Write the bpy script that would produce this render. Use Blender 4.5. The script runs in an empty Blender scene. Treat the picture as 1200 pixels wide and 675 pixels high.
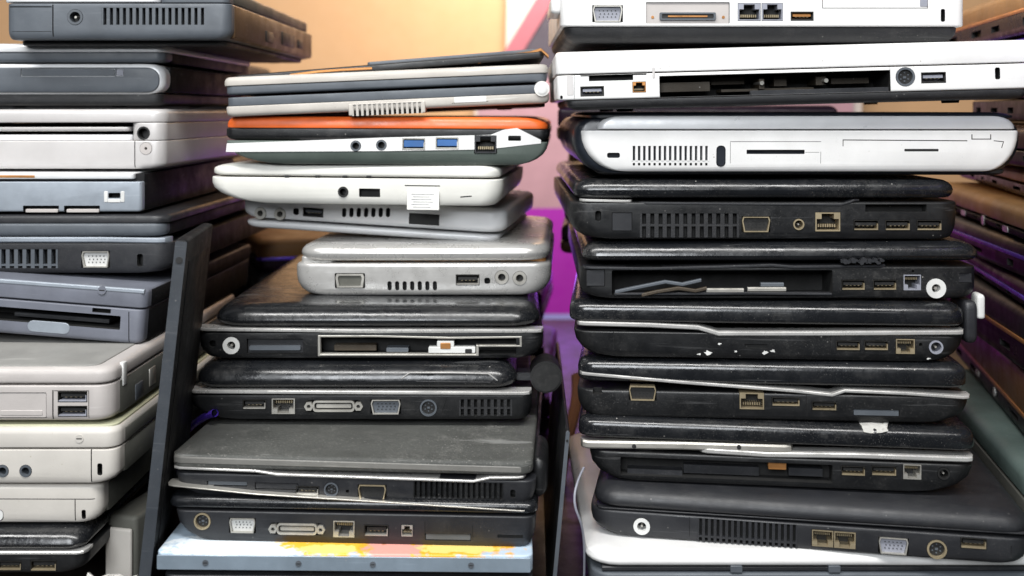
import bpy, bmesh, math, random
from mathutils import Vector, Matrix
random.seed(7)
sc = bpy.context.scene
COL = sc.collection

# ------------------------------------------------------------------ camera
D, F, HU, HV = 0.75, 1280.0, 600.0, 130.0      # eye distance to the front plane, focal length / principal point in photo pixels
cam_d = bpy.data.cameras.new('camera'); cam = bpy.data.objects.new('camera', cam_d); COL.objects.link(cam)
cam.location = (0, -D, 0); cam.rotation_euler = (math.pi/2, 0, 0)
cam_d.sensor_width = 36; cam_d.lens = 36*F/1200
cam_d.shift_y = -(337.5-HV)/1200
cam_d.clip_start = 0.02; cam_d.clip_end = 60
cam_d.dof.use_dof = True; cam_d.dof.focus_distance = 0.82; cam_d.dof.aperture_fstop = 5.6
sc.camera = cam

# ------------------------------------------------------------------ light
w = bpy.data.worlds.new('World'); sc.world = w; w.use_nodes = True
bg = w.node_tree.nodes['Background']; bg.inputs[0].default_value = (0.82, 0.9, 1.0, 1); bg.inputs[1].default_value = 0.035
def area(name, loc, target, sx, sy, energy, col):
    d = bpy.data.lights.new(name, 'AREA'); d.shape = 'RECTANGLE'; d.size = sx; d.size_y = sy
    d.energy = energy; d.color = col
    o = bpy.data.objects.new(name, d); COL.objects.link(o); o.location = loc
    o.rotation_euler = (Vector(target)-Vector(loc)).to_track_quat('-Z', 'Y').to_euler()
    return o
area('added_strip_light', (-0.2, -0.7, 1.2), (0, 0.1, -0.2), 2.0, 0.28, 40, (1, 0.99, 0.97))  # unseen strip lamp added for highlights along the lid edges
area('window_light', (-0.35, -1.9, 0.75), (0, 0, -0.1), 0.9, 0.8, 36, (0.93, 0.965, 1))
area('wall_hotspot_light', (0.02, 1.12, 0.50), (-0.03, 1.5, 0.16), 0.16, 0.16, 4.2, (1, 0.90, 0.78))  # unseen lamp added to make a pale hot spot on the wall
area('wall_wash_light', (0.1, 0.95, 0.85), (0.05, 1.45, -0.1), 0.5, 0.2, 4, (1, 0.94, 0.90))
area('amber_bounce', (0.05, 1.25, 0.40), (0.0, 0.3, -0.05), 0.5, 0.12, 1.5, (1, 0.52, 0.18))  # unseen lamp added in place of warm bounce off the tan wall
area('violet_fill_light', (0.02, 1.25, -0.25), (0.05, 0.3, -0.2), 0.4, 0.12, 0.4, (0.36, 0.12, 1))  # unseen lamp added for violet tints on edges
sc.view_settings.view_transform = 'Standard'; sc.view_settings.look = 'None'
sc.view_settings.exposure = 0.08; sc.view_settings.gamma = 1.0
sc.view_settings.use_curve_mapping = False

# ------------------------------------------------------------------ materials
MATS = {}
def plastic(name, col, rough=0.4, spec=0.5, wave=0.06, metal=0.0, dust=0.15, scratch=0.2, bump=0.15, grain=1500, coat=0.0, dustcol=(0.45, 0.43, 0.4), var=0.25, dscale=160):
    if name in MATS: return MATS[name]
    m = bpy.data.materials.new(name); m.use_nodes = True; n = m.node_tree.nodes; l = m.node_tree.links
    b = n['Principled BSDF']
    tc = n.new('ShaderNodeTexCoord'); oi = n.new('ShaderNodeObjectInfo')
    off = n.new('ShaderNodeVectorMath'); off.operation = 'MULTIPLY_ADD'
    cmb = n.new('ShaderNodeCombineXYZ')
    for i in range(3): l.new(oi.outputs['Random'], cmb.inputs[i])
    l.new(cmb.outputs[0], off.inputs[0]); off.inputs[1].default_value = (3.1, 5.7, 2.3); l.new(tc.outputs['Object'], off.inputs[2])
    V = off.outputs[0]
    def noise(scale, detail=4, rough_=0.6, vec=None):
        t = n.new('ShaderNodeTexNoise'); t.inputs['Scale'].default_value = scale; t.inputs['Detail'].default_value = detail
        t.inputs['Roughness'].default_value = rough_; l.new(vec or V, t.inputs['Vector']); return t.outputs['Fac']
    def ramp(fac, a, b_, lo=0.0, hi=1.0):
        r = n.new('ShaderNodeMapRange'); r.inputs[1].default_value = a; r.inputs[2].default_value = b_
        r.inputs[3].default_value = lo; r.inputs[4].default_value = hi; l.new(fac, r.inputs[0]); return r.outputs[0]
    def mix(fac, ca, cb, blend='MIX'):
        x = n.new('ShaderNodeMix'); x.data_type = 'RGBA'; x.blend_type = blend
        if hasattr(fac, 'links') or hasattr(fac, 'node'): l.new(fac, x.inputs[0])
        else: x.inputs[0].default_value = fac
        for s, c in ((6, ca), (7, cb)):
            if isinstance(c, tuple): x.inputs[s].default_value = (*c[:3], 1)
            else: l.new(c, x.inputs[s])
        return x.outputs[2]
    vo = n.new('ShaderNodeTexVoronoi'); vo.inputs['Scale'].default_value = 170; l.new(V, vo.inputs['Vector'])
    vs = n.new('ShaderNodeSeparateColor'); l.new(vo.outputs['Color'], vs.inputs[0])
    dot = ramp(vo.outputs['Distance'], 0.05, 0.11, 1.0, 0.0); pick = ramp(vs.outputs[0], 0.55, 0.95)
    msk = ramp(noise(30, 3), 0.45, 0.62)
    d1 = n.new('ShaderNodeMath'); d1.operation = 'MULTIPLY'; l.new(dot, d1.inputs[0]); l.new(pick, d1.inputs[1])
    d2 = n.new('ShaderNodeMath'); d2.operation = 'MULTIPLY'; l.new(d1.outputs[0], d2.inputs[0]); l.new(msk, d2.inputs[1])
    d3 = n.new('ShaderNodeMath'); d3.operation = 'MULTIPLY'; d3.use_clamp = True; l.new(d2.outputs[0], d3.inputs[0]); d3.inputs[1].default_value = min(1.0, dust*2.2)
    c2 = tuple(max(0, c*(1-var)) for c in col)
    base = mix(ramp(noise(22, 5), 0.35, 0.65), col, c2)
    big = ramp(noise(9, 3), 0.38, 0.68)
    spk = ramp(noise(dscale*7, 3, 0.7), 0.60, 0.70)
    sm = ramp(noise(dscale*.35, 8, 0.8), 0.52, 0.95, 0, .5)
    mul = n.new('ShaderNodeMath'); mul.operation = 'MULTIPLY_ADD'; l.new(spk, mul.inputs[0]); mul.inputs[1].default_value = 0.6; l.new(sm, mul.inputs[2])
    mu2 = n.new('ShaderNodeMath'); mu2.operation = 'MULTIPLY'; l.new(mul.outputs[0], mu2.inputs[0]); l.new(big, mu2.inputs[1])
    mu3 = n.new('ShaderNodeMath'); mu3.operation = 'MULTIPLY'; mu3.use_clamp = True; l.new(mu2.outputs[0], mu3.inputs[0]); mu3.inputs[1].default_value = dust
    c = mix(mu3.outputs[0], base, dustcol)
    mp = n.new('ShaderNodeMapping'); mp.inputs['Scale'].default_value = (14, 60, 420); mp.inputs['Rotation'].default_value = (0, 0.06, 0.35); l.new(V, mp.inputs[0])
    sc1 = ramp(noise(1.0, 3, 0.6, mp.outputs[0]), 0.64, 0.70)
    ms = n.new('ShaderNodeMath'); ms.operation = 'MULTIPLY'; l.new(sc1, ms.inputs[0]); ms.inputs[1].default_value = scratch
    sl = tuple(min(0.8, x*1.5+0.10) for x in col)
    c = mix(ms.outputs[0], c, sl)
    c = mix(d3.outputs[0], c, dustcol)
    l.new(c, b.inputs['Base Color'])
    rr = n.new('ShaderNodeMath'); rr.operation = 'ADD'; rr.use_clamp = True
    l.new(ramp(noise(45, 5, 0.7), 0.3, 0.72, rough-0.08, rough+0.20), rr.inputs[0]); l.new(mu3.outputs[0], rr.inputs[1])
    l.new(rr.outputs[0], b.inputs['Roughness'])
    b.inputs['Metallic'].default_value = metal; b.inputs['Specular IOR Level'].default_value = spec
    if coat: b.inputs['Coat Weight'].default_value = coat; b.inputs['Coat Roughness'].default_value = 0.12
    if bump:
        bp = n.new('ShaderNodeBump'); bp.inputs['Strength'].default_value = bump; bp.inputs['Distance'].default_value = 0.0006
        l.new(noise(grain, 2), bp.inputs['Height']); l.new(bp.outputs[0], b.inputs['Normal'])
        if wave:
            b3 = n.new('ShaderNodeBump'); b3.inputs['Strength'].default_value = wave; b3.inputs['Distance'].default_value = 0.004
            l.new(noise(38, 4, 0.55), b3.inputs['Height']); l.new(b3.outputs[0], bp.inputs['Normal'])
    MATS[name] = m
    return m
def M(name): return MATS[name]
plastic('black_gloss', (0.009, 0.010, 0.012), 0.22, dust=0.42, scratch=0.35, bump=0.05, wave=0.22, coat=0.25)
plastic('black_satin', (0.007, 0.0075, 0.0085), 0.40, dust=0.34, scratch=0.30, bump=0.12, wave=0.12)
plastic('black_matte', (0.015, 0.0155, 0.0175), 0.52, dust=0.25, scratch=0.2, bump=0.3)
plastic('charcoal', (0.019, 0.020, 0.0235), 0.42, dust=0.22, scratch=0.15, bump=0.2)
plastic('slate', (0.095, 0.108, 0.125), 0.42, dust=0.15, scratch=0.12, bump=0.15)
plastic('blue_grey', (0.155, 0.165, 0.20), 0.40, dust=0.15, scratch=0.1, bump=0.15)
plastic('pale_blue_grey', (0.34, 0.38, 0.43), 0.36, metal=0.2, dust=0.1, scratch=0.1)
plastic('grey_felt', (0.075, 0.077, 0.071), 0.62, dust=1.3, scratch=0.7, bump=0.5, dscale=110)
plastic('grey_edge', (0.20, 0.195, 0.18), 0.5, dust=0.4, scratch=0.4, bump=0.3)
plastic('white_plastic', (0.76, 0.755, 0.745), 0.34, dust=0.45, scratch=0.15, bump=0.05, dustcol=(0.30, 0.27, 0.23), var=0.10)
plastic('silver', (0.72, 0.725, 0.735), 0.34, metal=0.15, dust=0.35, scratch=0.15, bump=0.08, dustcol=(0.3, 0.28, 0.26), var=0.07)
plastic('silver_soft', (0.54, 0.52, 0.51), 0.38, metal=0.15, dust=0.35, scratch=0.06, bump=0.08, dustcol=(0.3, 0.28, 0.26), var=0.07)
plastic('netbook_silver', (0.56, 0.55, 0.53), 0.26, metal=0.45, dust=0.35, scratch=0.2, bump=0.05, var=0.1)
plastic('netbook_white', (0.74, 0.73, 0.68), 0.34, dust=0.40, scratch=0.08, bump=0.05, dustcol=(0.4, 0.40, 0.25), var=0.06)
plastic('beige', (0.52, 0.485, 0.44), 0.48, dust=0.9, scratch=0.35, bump=0.2, dustcol=(0.2, 0.18, 0.15), var=0.15)
plastic('warm_grey', (0.49, 0.455, 0.435), 0.42, dust=0.5, scratch=0.15, bump=0.2, dustcol=(0.22, 0.2, 0.18), var=0.1)
plastic('warm_grey_lid', (0.27, 0.265, 0.25), 0.5, dust=0.4, scratch=0.25, bump=0.3, dustcol=(0.5, 0.48, 0.44), var=0.15)
plastic('cream', (0.57, 0.54, 0.495), 0.42, dust=0.5, scratch=0.1, bump=0.15, dustcol=(0.35, 0.32, 0.22), var=0.1)
plastic('yellowed_cream', (0.52, 0.52, 0.36), 0.45, dust=0.3, scratch=0.15, bump=0.15, dustcol=(0.3, 0.29, 0.18), var=0.15)
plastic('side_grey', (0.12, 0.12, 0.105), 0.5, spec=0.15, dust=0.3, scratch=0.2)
plastic('orange', (0.85, 0.15, 0.025), 0.35, dust=0.12, scratch=0.15, bump=0.08, dustcol=(0.2, 0.1, 0.05))
plastic('green_grey', (0.10, 0.125, 0.11), 0.45, dust=0.2, scratch=0.1)
plastic('trim', (0.66, 0.65, 0.63), 0.24, metal=0.5, dust=0.12, scratch=0.2, bump=0.03, dustcol=(0.2, 0.19, 0.17), var=0.15)
plastic('nickel', (0.58, 0.56, 0.51), 0.32, metal=0.6, dust=0.8, scratch=0.2, bump=0.05, dustcol=(0.15, 0.13, 0.1), var=0.2, dscale=500)
plastic('gold', (0.52, 0.43, 0.28), 0.32, metal=0.6, dust=0.9, scratch=0.2, bump=0.05, dustcol=(0.14, 0.11, 0.07), var=0.25, dscale=500)
plastic('unlit_shell', (0.05, 0.048, 0.044), 0.4, metal=0.6, dust=0.4)
plastic('cavity', (0.008, 0.008, 0.008), 0.7, dust=0.1, scratch=0, bump=0)
plastic('port_black', (0.012, 0.012, 0.012), 0.5, dust=0.3, scratch=0, bump=0, dscale=500)
plastic('port_white', (0.72, 0.72, 0.70), 0.4, dust=0.15, scratch=0, bump=0)
plastic('port_grey', (0.30, 0.31, 0.36), 0.45, dust=0.15, scratch=0, bump=0)
plastic('port_blue', (0.03, 0.12, 0.34), 0.4, dust=0.1, scratch=0, bump=0)
plastic('pcb', (0.045, 0.032, 0.018), 0.5, dust=0.5, scratch=0.2, bump=0.3, dscale=400)
plastic('copper', (0.55, 0.25, 0.08), 0.35, metal=0.5, dust=0.2)
plastic('rubber', (0.015, 0.015, 0.015), 0.75, dust=0.3, bump=0.2)
plastic('paper', (0.80, 0.79, 0.75), 0.7, dust=0.1, scratch=0, bump=0.1, var=0.06)
plastic('brown_gloss', (0.05, 0.025, 0.012), 0.25, spec=0.2, dust=0.2, scratch=0.3, bump=0.03, dustcol=(0.4, 0.25, 0.12))
plastic('tan_sheen', (0.20, 0.105, 0.042), 0.35, spec=0.2, dust=0.2, scratch=0.3, bump=0.05, dustcol=(0.15, 0.08, 0.03))  # warm wall reflection on glossy lids put into the colour
plastic('plum', (0.013, 0.005, 0.014), 0.32, spec=0.15, dust=0.15, scratch=0.2, bump=0.03)
plastic('tan_sheen_bright', (0.48, 0.26, 0.10), 0.4, spec=0.3, dust=0.4, scratch=0.3)  # brighter tan reflection put into the lid colour
plastic('teal_grey', (0.13, 0.18, 0.165), 0.45, spec=0.2, dust=0.25, scratch=0.2)
plastic('violet_cast', (0.13, 0.06, 0.62), 0.25, metal=0.3, dust=0.1)  # violet light on edges put into the colour
plastic('light_blue', (0.42, 0.55, 0.68), 0.35, dust=0.15, scratch=0.15, dustcol=(0.25, 0.25, 0.25))
plastic('steel_blue', (0.27, 0.335, 0.40), 0.35, metal=0.3, dust=0.2, scratch=0.2)
plastic('table', (0.035, 0.028, 0.025), 0.4, dust=0.3)
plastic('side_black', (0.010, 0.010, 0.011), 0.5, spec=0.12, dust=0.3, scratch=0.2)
plastic('panel_slate', (0.045, 0.052, 0.062), 0.42, dust=0.3, scratch=0.25)
plastic('navy', (0.012, 0.015, 0.022), 0.3, dust=0.15, scratch=0.1)
plastic('side_brown', (0.11, 0.065, 0.035), 0.35, spec=0.15, dust=0.2, scratch=0.2)
plastic('wall_tan', (0.62, 0.37, 0.19), 0.7, var=0.04, dust=0.0, dscale=8, scratch=0, bump=0.1, grain=200)
plastic('print_cream', (0.66, 0.56, 0.50), 0.5, dust=0.0, scratch=0, bump=0, var=0.04)
plastic('print_pink', (0.42, 0.12, 0.15), 0.5, dust=0, scratch=0, bump=0, var=0.05)
plastic('print_grey', (0.07, 0.055, 0.075), 0.5, dust=0, scratch=0, bump=0, var=0.08)
plastic('print_rose', (0.50, 0.28, 0.32), 0.5, dust=0, scratch=0, bump=0, var=0.1)
plastic('print_magenta', (0.42, 0.015, 0.42), 0.5, dust=0, scratch=0, bump=0, var=0.05)
plastic('print_lavender', (0.40, 0.36, 0.80), 0.5, dust=0, scratch=0, bump=0, var=0.05)
plastic('skin_orange', (0.60, 0.25, 0.12), 0.5, dust=0.1, scratch=0)

def print_mat():                                   # flat print on the pale blue lid: loose warm blotches, no figure
    m = plastic('blue_print', (0.50, 0.62, 0.74), 0.35, dust=0.1, scratch=0.15)
    n = m.node_tree.nodes; l = m.node_tree.links; b = n['Principled BSDF']
    old = b.inputs['Base Color'].links[0].from_socket
    tc = n.new('ShaderNodeTexCoord'); cur = old
    for (cx, cy, rx, ry, col, sd) in ((.055, .012, .055, .022, (0.74, 0.80, 0.84), 5), (.128, .020, .046, .022, (0.90, 0.50, 0.05), 2), (.185, .016, .056, .020, (0.88, 0.42, 0.03), 1),
                                      (.160, .010, .020, .016, (0.80, 0.36, 0.30), 4), (.115, .008, .020, .008, (0.94, 0.70, 0.20), 3), (.205, .012, .028, .010, (0.94, 0.66, 0.20), 6), (.150, .030, .016, .012, (0.45, 0.16, 0.05), 7)):
        mp = n.new('ShaderNodeMapping'); mp.inputs['Location'].default_value = (-cx/rx, -cy/ry, 0); mp.inputs['Scale'].default_value = (1/rx, 1/ry, 0)
        l.new(tc.outputs['Object'], mp.inputs[0])
        ln = n.new('ShaderNodeVectorMath'); ln.operation = 'LENGTH'; l.new(mp.outputs[0], ln.inputs[0])
        nz = n.new('ShaderNodeTexNoise'); nz.inputs['Scale'].default_value = 90+17*sd; nz.inputs['Detail'].default_value = 5; l.new(tc.outputs['Object'], nz.inputs['Vector'])
        ad = n.new('ShaderNodeMath'); ad.operation = 'MULTIPLY_ADD'; ad.inputs[1].default_value = 1.5; l.new(nz.outputs['Fac'], ad.inputs[0]); l.new(ln.outputs['Value'], ad.inputs[2])
        mr = n.new('ShaderNodeMapRange'); mr.inputs[1].default_value = 1.82; mr.inputs[2].default_value = 1.60; l.new(ad.outputs[0], mr.inputs[0])
        x = n.new('ShaderNodeMix'); x.data_type = 'RGBA'; l.new(mr.outputs[0], x.inputs[0]); l.new(cur, x.inputs[6]); x.inputs[7].default_value = (*col, 1)
        cur = x.outputs[2]
    l.new(cur, b.inputs['Base Color'])
print_mat()

# ------------------------------------------------------------------ mesh helpers (metres)
def finish(name, bm, mats, parent=None, smooth=True, wn=False):
    me = bpy.data.meshes.new(name)
    bmesh.ops.recalc_face_normals(bm, faces=bm.faces[:])
    bm.to_mesh(me); bm.free()
    for mt in (mats if isinstance(mats, (list, tuple)) else [mats]): me.materials.append(M(mt))
    o = bpy.data.objects.new(name, me); COL.objects.link(o)
    if smooth: shade(me)
    if parent: o.parent = parent
    return o
def shade(me, ang=32):
    for p in me.polygons: p.use_smooth = True
    me.set_sharp_from_angle(angle=math.radians(ang))
def rrect(x0, x1, y0, y1, r, seg=5):
    r = max(1e-5, min(r, (x1-x0)/2.02, (y1-y0)/2.02)); p = []
    for cx, cy, a in ((x1-r, y0+r, -90), (x1-r, y1-r, 0), (x0+r, y1-r, 90), (x0+r, y0+r, 180)):
        for i in range(seg+1):
            t = math.radians(a+90*i/seg); p.append((cx+r*math.cos(t), cy+r*math.sin(t)))
    return p
def slab_bm(x0, x1, y0, y1, z0, z1, rc, top, bot, seg=4, cseg=5):
    """plan-rounded slab with elliptical edges. top/bot = (rv, left, right, front, back) in metres"""
    rings = []
    n = seg
    for i in range(n+1):
        a = math.pi/2*i/n; k = 1-math.sin(a)
        rings.append((z0+bot[0]*(1-math.cos(a)), [bot[j]*k for j in (1, 2, 3, 4)]))
    for i in range(n+1):
        a = math.pi/2*i/n; k = 1-math.cos(a)
        rings.append((z1-top[0]*(1-math.sin(a)), [top[j]*k for j in (1, 2, 3, 4)]))
    bm = bmesh.new(); prev = None
    for z, (il, ir, fr, bk) in rings:
        if prev is not None and abs(z-prev[1]) < 1e-7: continue
        pts = rrect(x0+il, x1-ir, y0+fr, y1-bk, max(0.0006, rc-0.35*min(il, ir, fr)), cseg)
        vs = [bm.verts.new((x, y, z)) for x, y in pts]
        if prev is None: bm.faces.new(list(reversed(vs)))
        else:
            pv = prev[0]
            for i in range(len(vs)):
                j = (i+1) % len(vs); bm.faces.new((pv[i], pv[j], vs[j], vs[i]))
        prev = (vs, z)
    bm.faces.new(prev[0])
    return bm
def prism(bm, poly, y0, y1, mi=0):
    a = [bm.verts.new((x, y0, z)) for x, z in poly]; b = [bm.verts.new((x, y1, z)) for x, z in poly]
    n = len(poly); fs = [bm.faces.new(a), bm.faces.new(list(reversed(b)))]
    for i in range(n):
        j = (i+1) % n; fs.append(bm.faces.new((a[j], a[i], b[i], b[j])))
    for f in fs: f.material_index = mi
def ring(bm, po, pi, y0, y1, mi=0):
    n = len(po)
    A = [[bm.verts.new((x, y, z)) for x, z in p] for p, y in ((po, y0), (pi, y0), (po, y1), (pi, y1))]
    for i in range(n):
        j = (i+1) % n
        for q in ((A[0][i], A[0][j], A[1][j], A[1][i]), (A[2][j], A[2][i], A[3][i], A[3][j]),
                  (A[0][j], A[0][i], A[2][i], A[2][j]), (A[1][i], A[1][j], A[3][j], A[3][i])):
            bm.faces.new(q).material_index = mi
def rect(cx, cz, w_, h_): return [(cx-w_/2, cz-h_/2), (cx+w_/2, cz-h_/2), (cx+w_/2, cz+h_/2), (cx-w_/2, cz+h_/2)]
def rr2(cx, cz, w_, h_, r=0.001, s=3): return rrect(cx-w_/2, cx+w_/2, cz-h_/2, cz+h_/2, r, s)
def circ(cx, cz, r, n=20): return [(cx+r*math.cos(2*math.pi*i/n), cz+r*math.sin(2*math.pi*i/n)) for i in range(n)]
def dsub(cx, cz, w_, h_, k=0.1): return [(cx-w_/2+w_*k, cz-h_/2), (cx+w_/2-w_*k, cz-h_/2), (cx+w_/2, cz+h_*0.25), (cx+w_/2-w_*0.04, cz+h_/2), (cx-w_/2+w_*0.04, cz+h_/2), (cx-w_/2, cz+h_*0.25)]
def boolean_cut(o, cutbm, cav='cavity'):
    me = bpy.data.meshes.new('cutter'); bmesh.ops.recalc_face_normals(cutbm, faces=cutbm.faces[:]); cutbm.to_mesh(me); cutbm.free()
    o.data.materials.append(M(cav))
    me.materials.append(o.data.materials[0]); me.materials.append(M(cav))
    c = bpy.data.objects.new('cutter', me); COL.objects.link(c)
    par = o.parent; o.parent = None
    md = o.modifiers.new('cut', 'BOOLEAN'); md.object = c; md.operation = 'DIFFERENCE'; md.solver = 'EXACT'; md.use_self = True
    bpy.context.view_layer.update()
    dg = bpy.context.evaluated_depsgraph_get()
    new = bpy.data.meshes.new_from_object(o.evaluated_get(dg))
    def vol(m_):
        b_ = bmesh.new(); b_.from_mesh(m_); q = b_.calc_volume(); b_.free(); return q
    if vol(new) < 0.75*vol(o.data): print('BOOLEAN FAILED', par['label'] if par else o.name)
    o.modifiers.clear(); old = o.data; nm = old.name; o.data = new; bpy.data.meshes.remove(old); new.name = nm
    bpy.data.objects.remove(c); bpy.data.meshes.remove(me)
    o.parent = par
    shade(new)
def tag(o, label, cat, group=None):
    o['label'] = label; o['category'] = cat
    if group: o['group'] = group

CAM = Vector((0, -D, 0))
def at(u, v, Y):
    x = D+Y; return Vector(((u-HU)/F*x, Y, -(v-HV)/F*x))
mm = 0.001
LAPS = []
class Lap:
    """one laptop; pl/pr: photo pixels of the ends of its lower front edge, at depths yl/yr"""
    def __init__(s, label, pl, pr, yl, yr=None, depth=0.33, um=None, name='laptop', cat='laptop', group='used laptops piled in stacks'):
        yr = yl if yr is None else yr
        P, Q = at(*pl, yl), at(*pr, yr)
        X = (Q-P).normalized(); Y = Vector((-X.y, X.x, 0)).normalized(); Z = X.cross(Y)
        s.P, s.X, s.Y, s.Z = P, X, Y, Z; s.w = (Q-P).length; s.depth = depth
        s.um = (pl[0]+pr[0])/2 if um is None else um
        e = bpy.data.objects.new(name, None); COL.objects.link(e); e.empty_display_size = 0.02
        e.matrix_world = Matrix(((X.x, Y.x, Z.x, P.x), (X.y, Y.y, Z.y, P.y), (X.z, Y.z, Z.z, P.z), (0, 0, 0, 1)))
        s.e = e; tag(e, label, cat, group)
        s.k = (D+(yl+yr)/2)/F; s.host = None; s.cuts = None; s.body = None; s.extents = []
        LAPS.append(s)
    def loc(s, u, v):
        d = Vector(((u-HU)/F, 1, -(v-HV)/F)); t = (s.P-CAM).dot(s.Y)/d.dot(s.Y)
        r = CAM+d*t-s.P; return r.dot(s.X), r.dot(s.Z)
    def ux(s, u): return s.loc(u, HV+(-s.P.z)/s.k)[0]
    def vz(s, v, u=None): return s.loc(s.um if u is None else u, v)[1]
    def slab(s, name, u0, u1, vt, vb, mat, y0=0, depth=None, rc=8, top=2, bot=2, parent=None, mats=None, cseg=5, seg=4):
        """vt/vb: pixel rows of top and bottom at column um; y0, rc, top, bot in mm; top/bot: r or (rv,l,r,f,b)"""
        def ex(t): return [q*mm for q in (t if isinstance(t, (tuple, list)) else (t, t, t, t, t))]
        z0, z1 = s.vz(vb), s.vz(vt); d = (s.depth if depth is None else depth)
        bm = slab_bm(s.ux(u0), s.ux(u1), y0*mm, y0*mm+d, z0, z1, rc*mm, ex(top), ex(bot), seg, cseg)
        o = finish(name, bm, mats or mat, parent or s.e)
        s.extents.append((name, z0, z1, s.ux(u0), s.ux(u1)))
        s.host = o; s.hy = y0*mm; return o
    # --- cut / add on the face of the last slab
    def begin(s, o=None): s.host = o or s.host; s.cuts = bmesh.new(); s.pend = []
    def cut(s, poly, depth, cav=1): prism(s.cuts, poly, s.hy-0.004, s.hy+depth, cav)
    def part(s, name, bm, mats, kind=None):
        o = finish(name, bm, mats, s.host); 
        if kind: o['kind'] = kind
        return o
    def end(s):
        if s.cuts is not None and len(s.cuts.verts): boolean_cut(s.host, s.cuts)
        elif s.cuts is not None: s.cuts.free()
        s.cuts = None
    def c(s, u, v, wp, hp):
        x, z = s.loc(u, v); k = s.k; return x, z, wp*k, hp*k
    def usb(s, u, v, wp=27, hp=12, shell='nickel', tongue='port_black', big=False, flip=False):
        x, z, w_, h_ = s.c(u, v, wp, hp); y = s.hy
        s.cut(rect(x, z, w_+.0006, h_+.0006), 0.011)
        b = bmesh.new(); t = 0.0010
        ring(b, rect(x, z, w_, h_), rect(x, z, w_-.8*t, h_-.8*t), y-.0001, y+.010, 3)
        prism(b, rect(x, z-h_/2+.75*t, w_-.82*t, .7*t), y-.0003, y+.008, 0); prism(b, rect(x+w_/2-.7*t, z-h_*.12, .6*t, h_*.55), y-.0002, y+.008, 0)  # bright bars below and right: glint painted onto a darkened shell
        prism(b, rect(x, z+(-1 if flip else 1)*h_*(.06 if big else .12), w_-(2 if big else 3.2)*t, h_*(.58 if big else .30)), y+(.0003 if big else .0012), y+.010, 1)
        for i in range(4): prism(b, rect(x+(i-1.5)*w_*0.17, z-(-1 if flip else 1)*h_*0.07, w_*0.07, h_*0.08), y+.0016, y+.009, 2)
        prism(b, rect(x, z, w_-.6*t, h_-.6*t), y+.0095, y+.0105, 1)
        s.part('usb_port', b, [shell, tongue, 'gold', shell if shell in ('port_black', 'port_grey', 'nickel') and big else 'unlit_shell'])
    def rj(s, u, v, wp=26, hp=19, shell='gold', name='network_port', notch=1):
        x, z, w_, h_ = s.c(u, v, wp, hp); y = s.hy
        s.cut(rect(x, z, w_+.0006, h_+.0006), 0.012)
        b = bmesh.new(); W, H = w_*0.90, h_*0.88; g = notch
        inner = [(x-W/2, z-g*H*.5), (x+W/2, z-g*H*.5), (x+W/2, z+g*H*.18), (x+W*.28, z+g*H*.18), (x+W*.28, z+g*H*.5), (x-W*.28, z+g*H*.5), (x-W*.28, z+g*H*.18), (x-W/2, z+g*H*.18)]
        outer = [(x-w_/2, z-g*h_/2), (x+w_/2, z-g*h_/2), (x+w_/2, z+g*h_*.18), (x+w_/2, z+g*h_*.5), (x+w_*.28, z+g*h_*.5), (x-w_*.28, z+g*h_*.5), (x-w_/2, z+g*h_*.5), (x-w_/2, z+g*h_*.18)]
        ring(b, outer, inner, y-.0003, y+.011, 0)
        for i in range(8): prism(b, rect(x+(i-3.5)*W*0.105, z-g*h_*0.22, W*0.05, h_*0.16), y+.003, y+.010, 2)
        prism(b, rect(x, z, w_*.96, h_*.96), y+.0108, y+.0116, 1)
        s.part(name, b, [shell, 'port_black', 'gold'])
    def vga(s, u, v, wp=33, hp=17, shell='nickel', insert='port_grey', name='video_port'):
        x, z, w_, h_ = s.c(u, v, wp, hp); y = s.hy
        s.cut(rect(x, z, w_+.0006, h_+.0006), 0.008)
        b = bmesh.new()
        o1 = dsub(x, z, w_*.99, h_*.99, .07)
        ring(b, o1, dsub(x, z, w_*.92, h_*.87, .08), y-.0006, y+.007, 0)
        prism(b, dsub(x, z, w_*.91, h_*.86, .09), y+.0018, y+.007, 1)
        for r_ in range(3):
            for i in range(5): prism(b, circ(x+(i-2+(0.25 if r_ == 1 else 0))*w_*0.135, z+(1-r_)*h_*0.19, w_*0.021, 6), y+.0014, y+.003, 2)
        s.part(name, b, [shell, insert, 'port_black'])
    def dvi(s, u, v, wp=62, hp=13, shell='nickel', insert='port_black'):
        x, z, w_, h_ = s.c(u, v, wp, hp); y = s.hy
        s.cut(rr2(x, z, w_*1.02, h_*1.1, h_*.4), 0.006)
        b = bmesh.new()
        ring(b, rr2(x, z, w_*.74, h_, h_*.3), rr2(x, z, w_*.68, h_*.66, h_*.2), y-.0006, y+.005, 0)
        prism(b, rr2(x, z, w_*.62, h_*.34, h_*.1), y+.0006, y+.005, 0)
        prism(b, rr2(x, z, w_*.67, h_*.64, h_*.15), y+.0025, y+.0052, 1)
        for sx in (-1, 1):
            ring(b, circ(x+sx*w_*.44, z, h_*.42, 6), circ(x+sx*w_*.44, z, h_*.18, 6), y-.0012, y+.004, 0)
            prism(b, circ(x+sx*w_*.44, z, h_*.17, 6), y+.001, y+.004, 1)
        s.part('docking_port', b, [shell, insert])
    def svid(s, u, v, r=10, shell='nickel'):
        x, z, w_, h_ = s.c(u, v, r, r); y = s.hy; R = w_
        s.cut(circ(x, z, R+.0003, 20), 0.008)
        b = bmesh.new(); ring(b, circ(x, z, R), circ(x, z, R*.80), y-.0003, y+.007, 0)
        prism(b, circ(x, z, R*.79), y+.0022, y+.007, 1)
        for a in range(6): prism(b, circ(x+R*.45*math.cos(a*1.05+.5), z+R*.45*math.sin(a*1.05+.5), R*.09, 6), y+.0018, y+.003, 2)
        prism(b, rect(x, z-R*.05, R*.3, R*.22), y+.0016, y+.003, 2)
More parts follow.
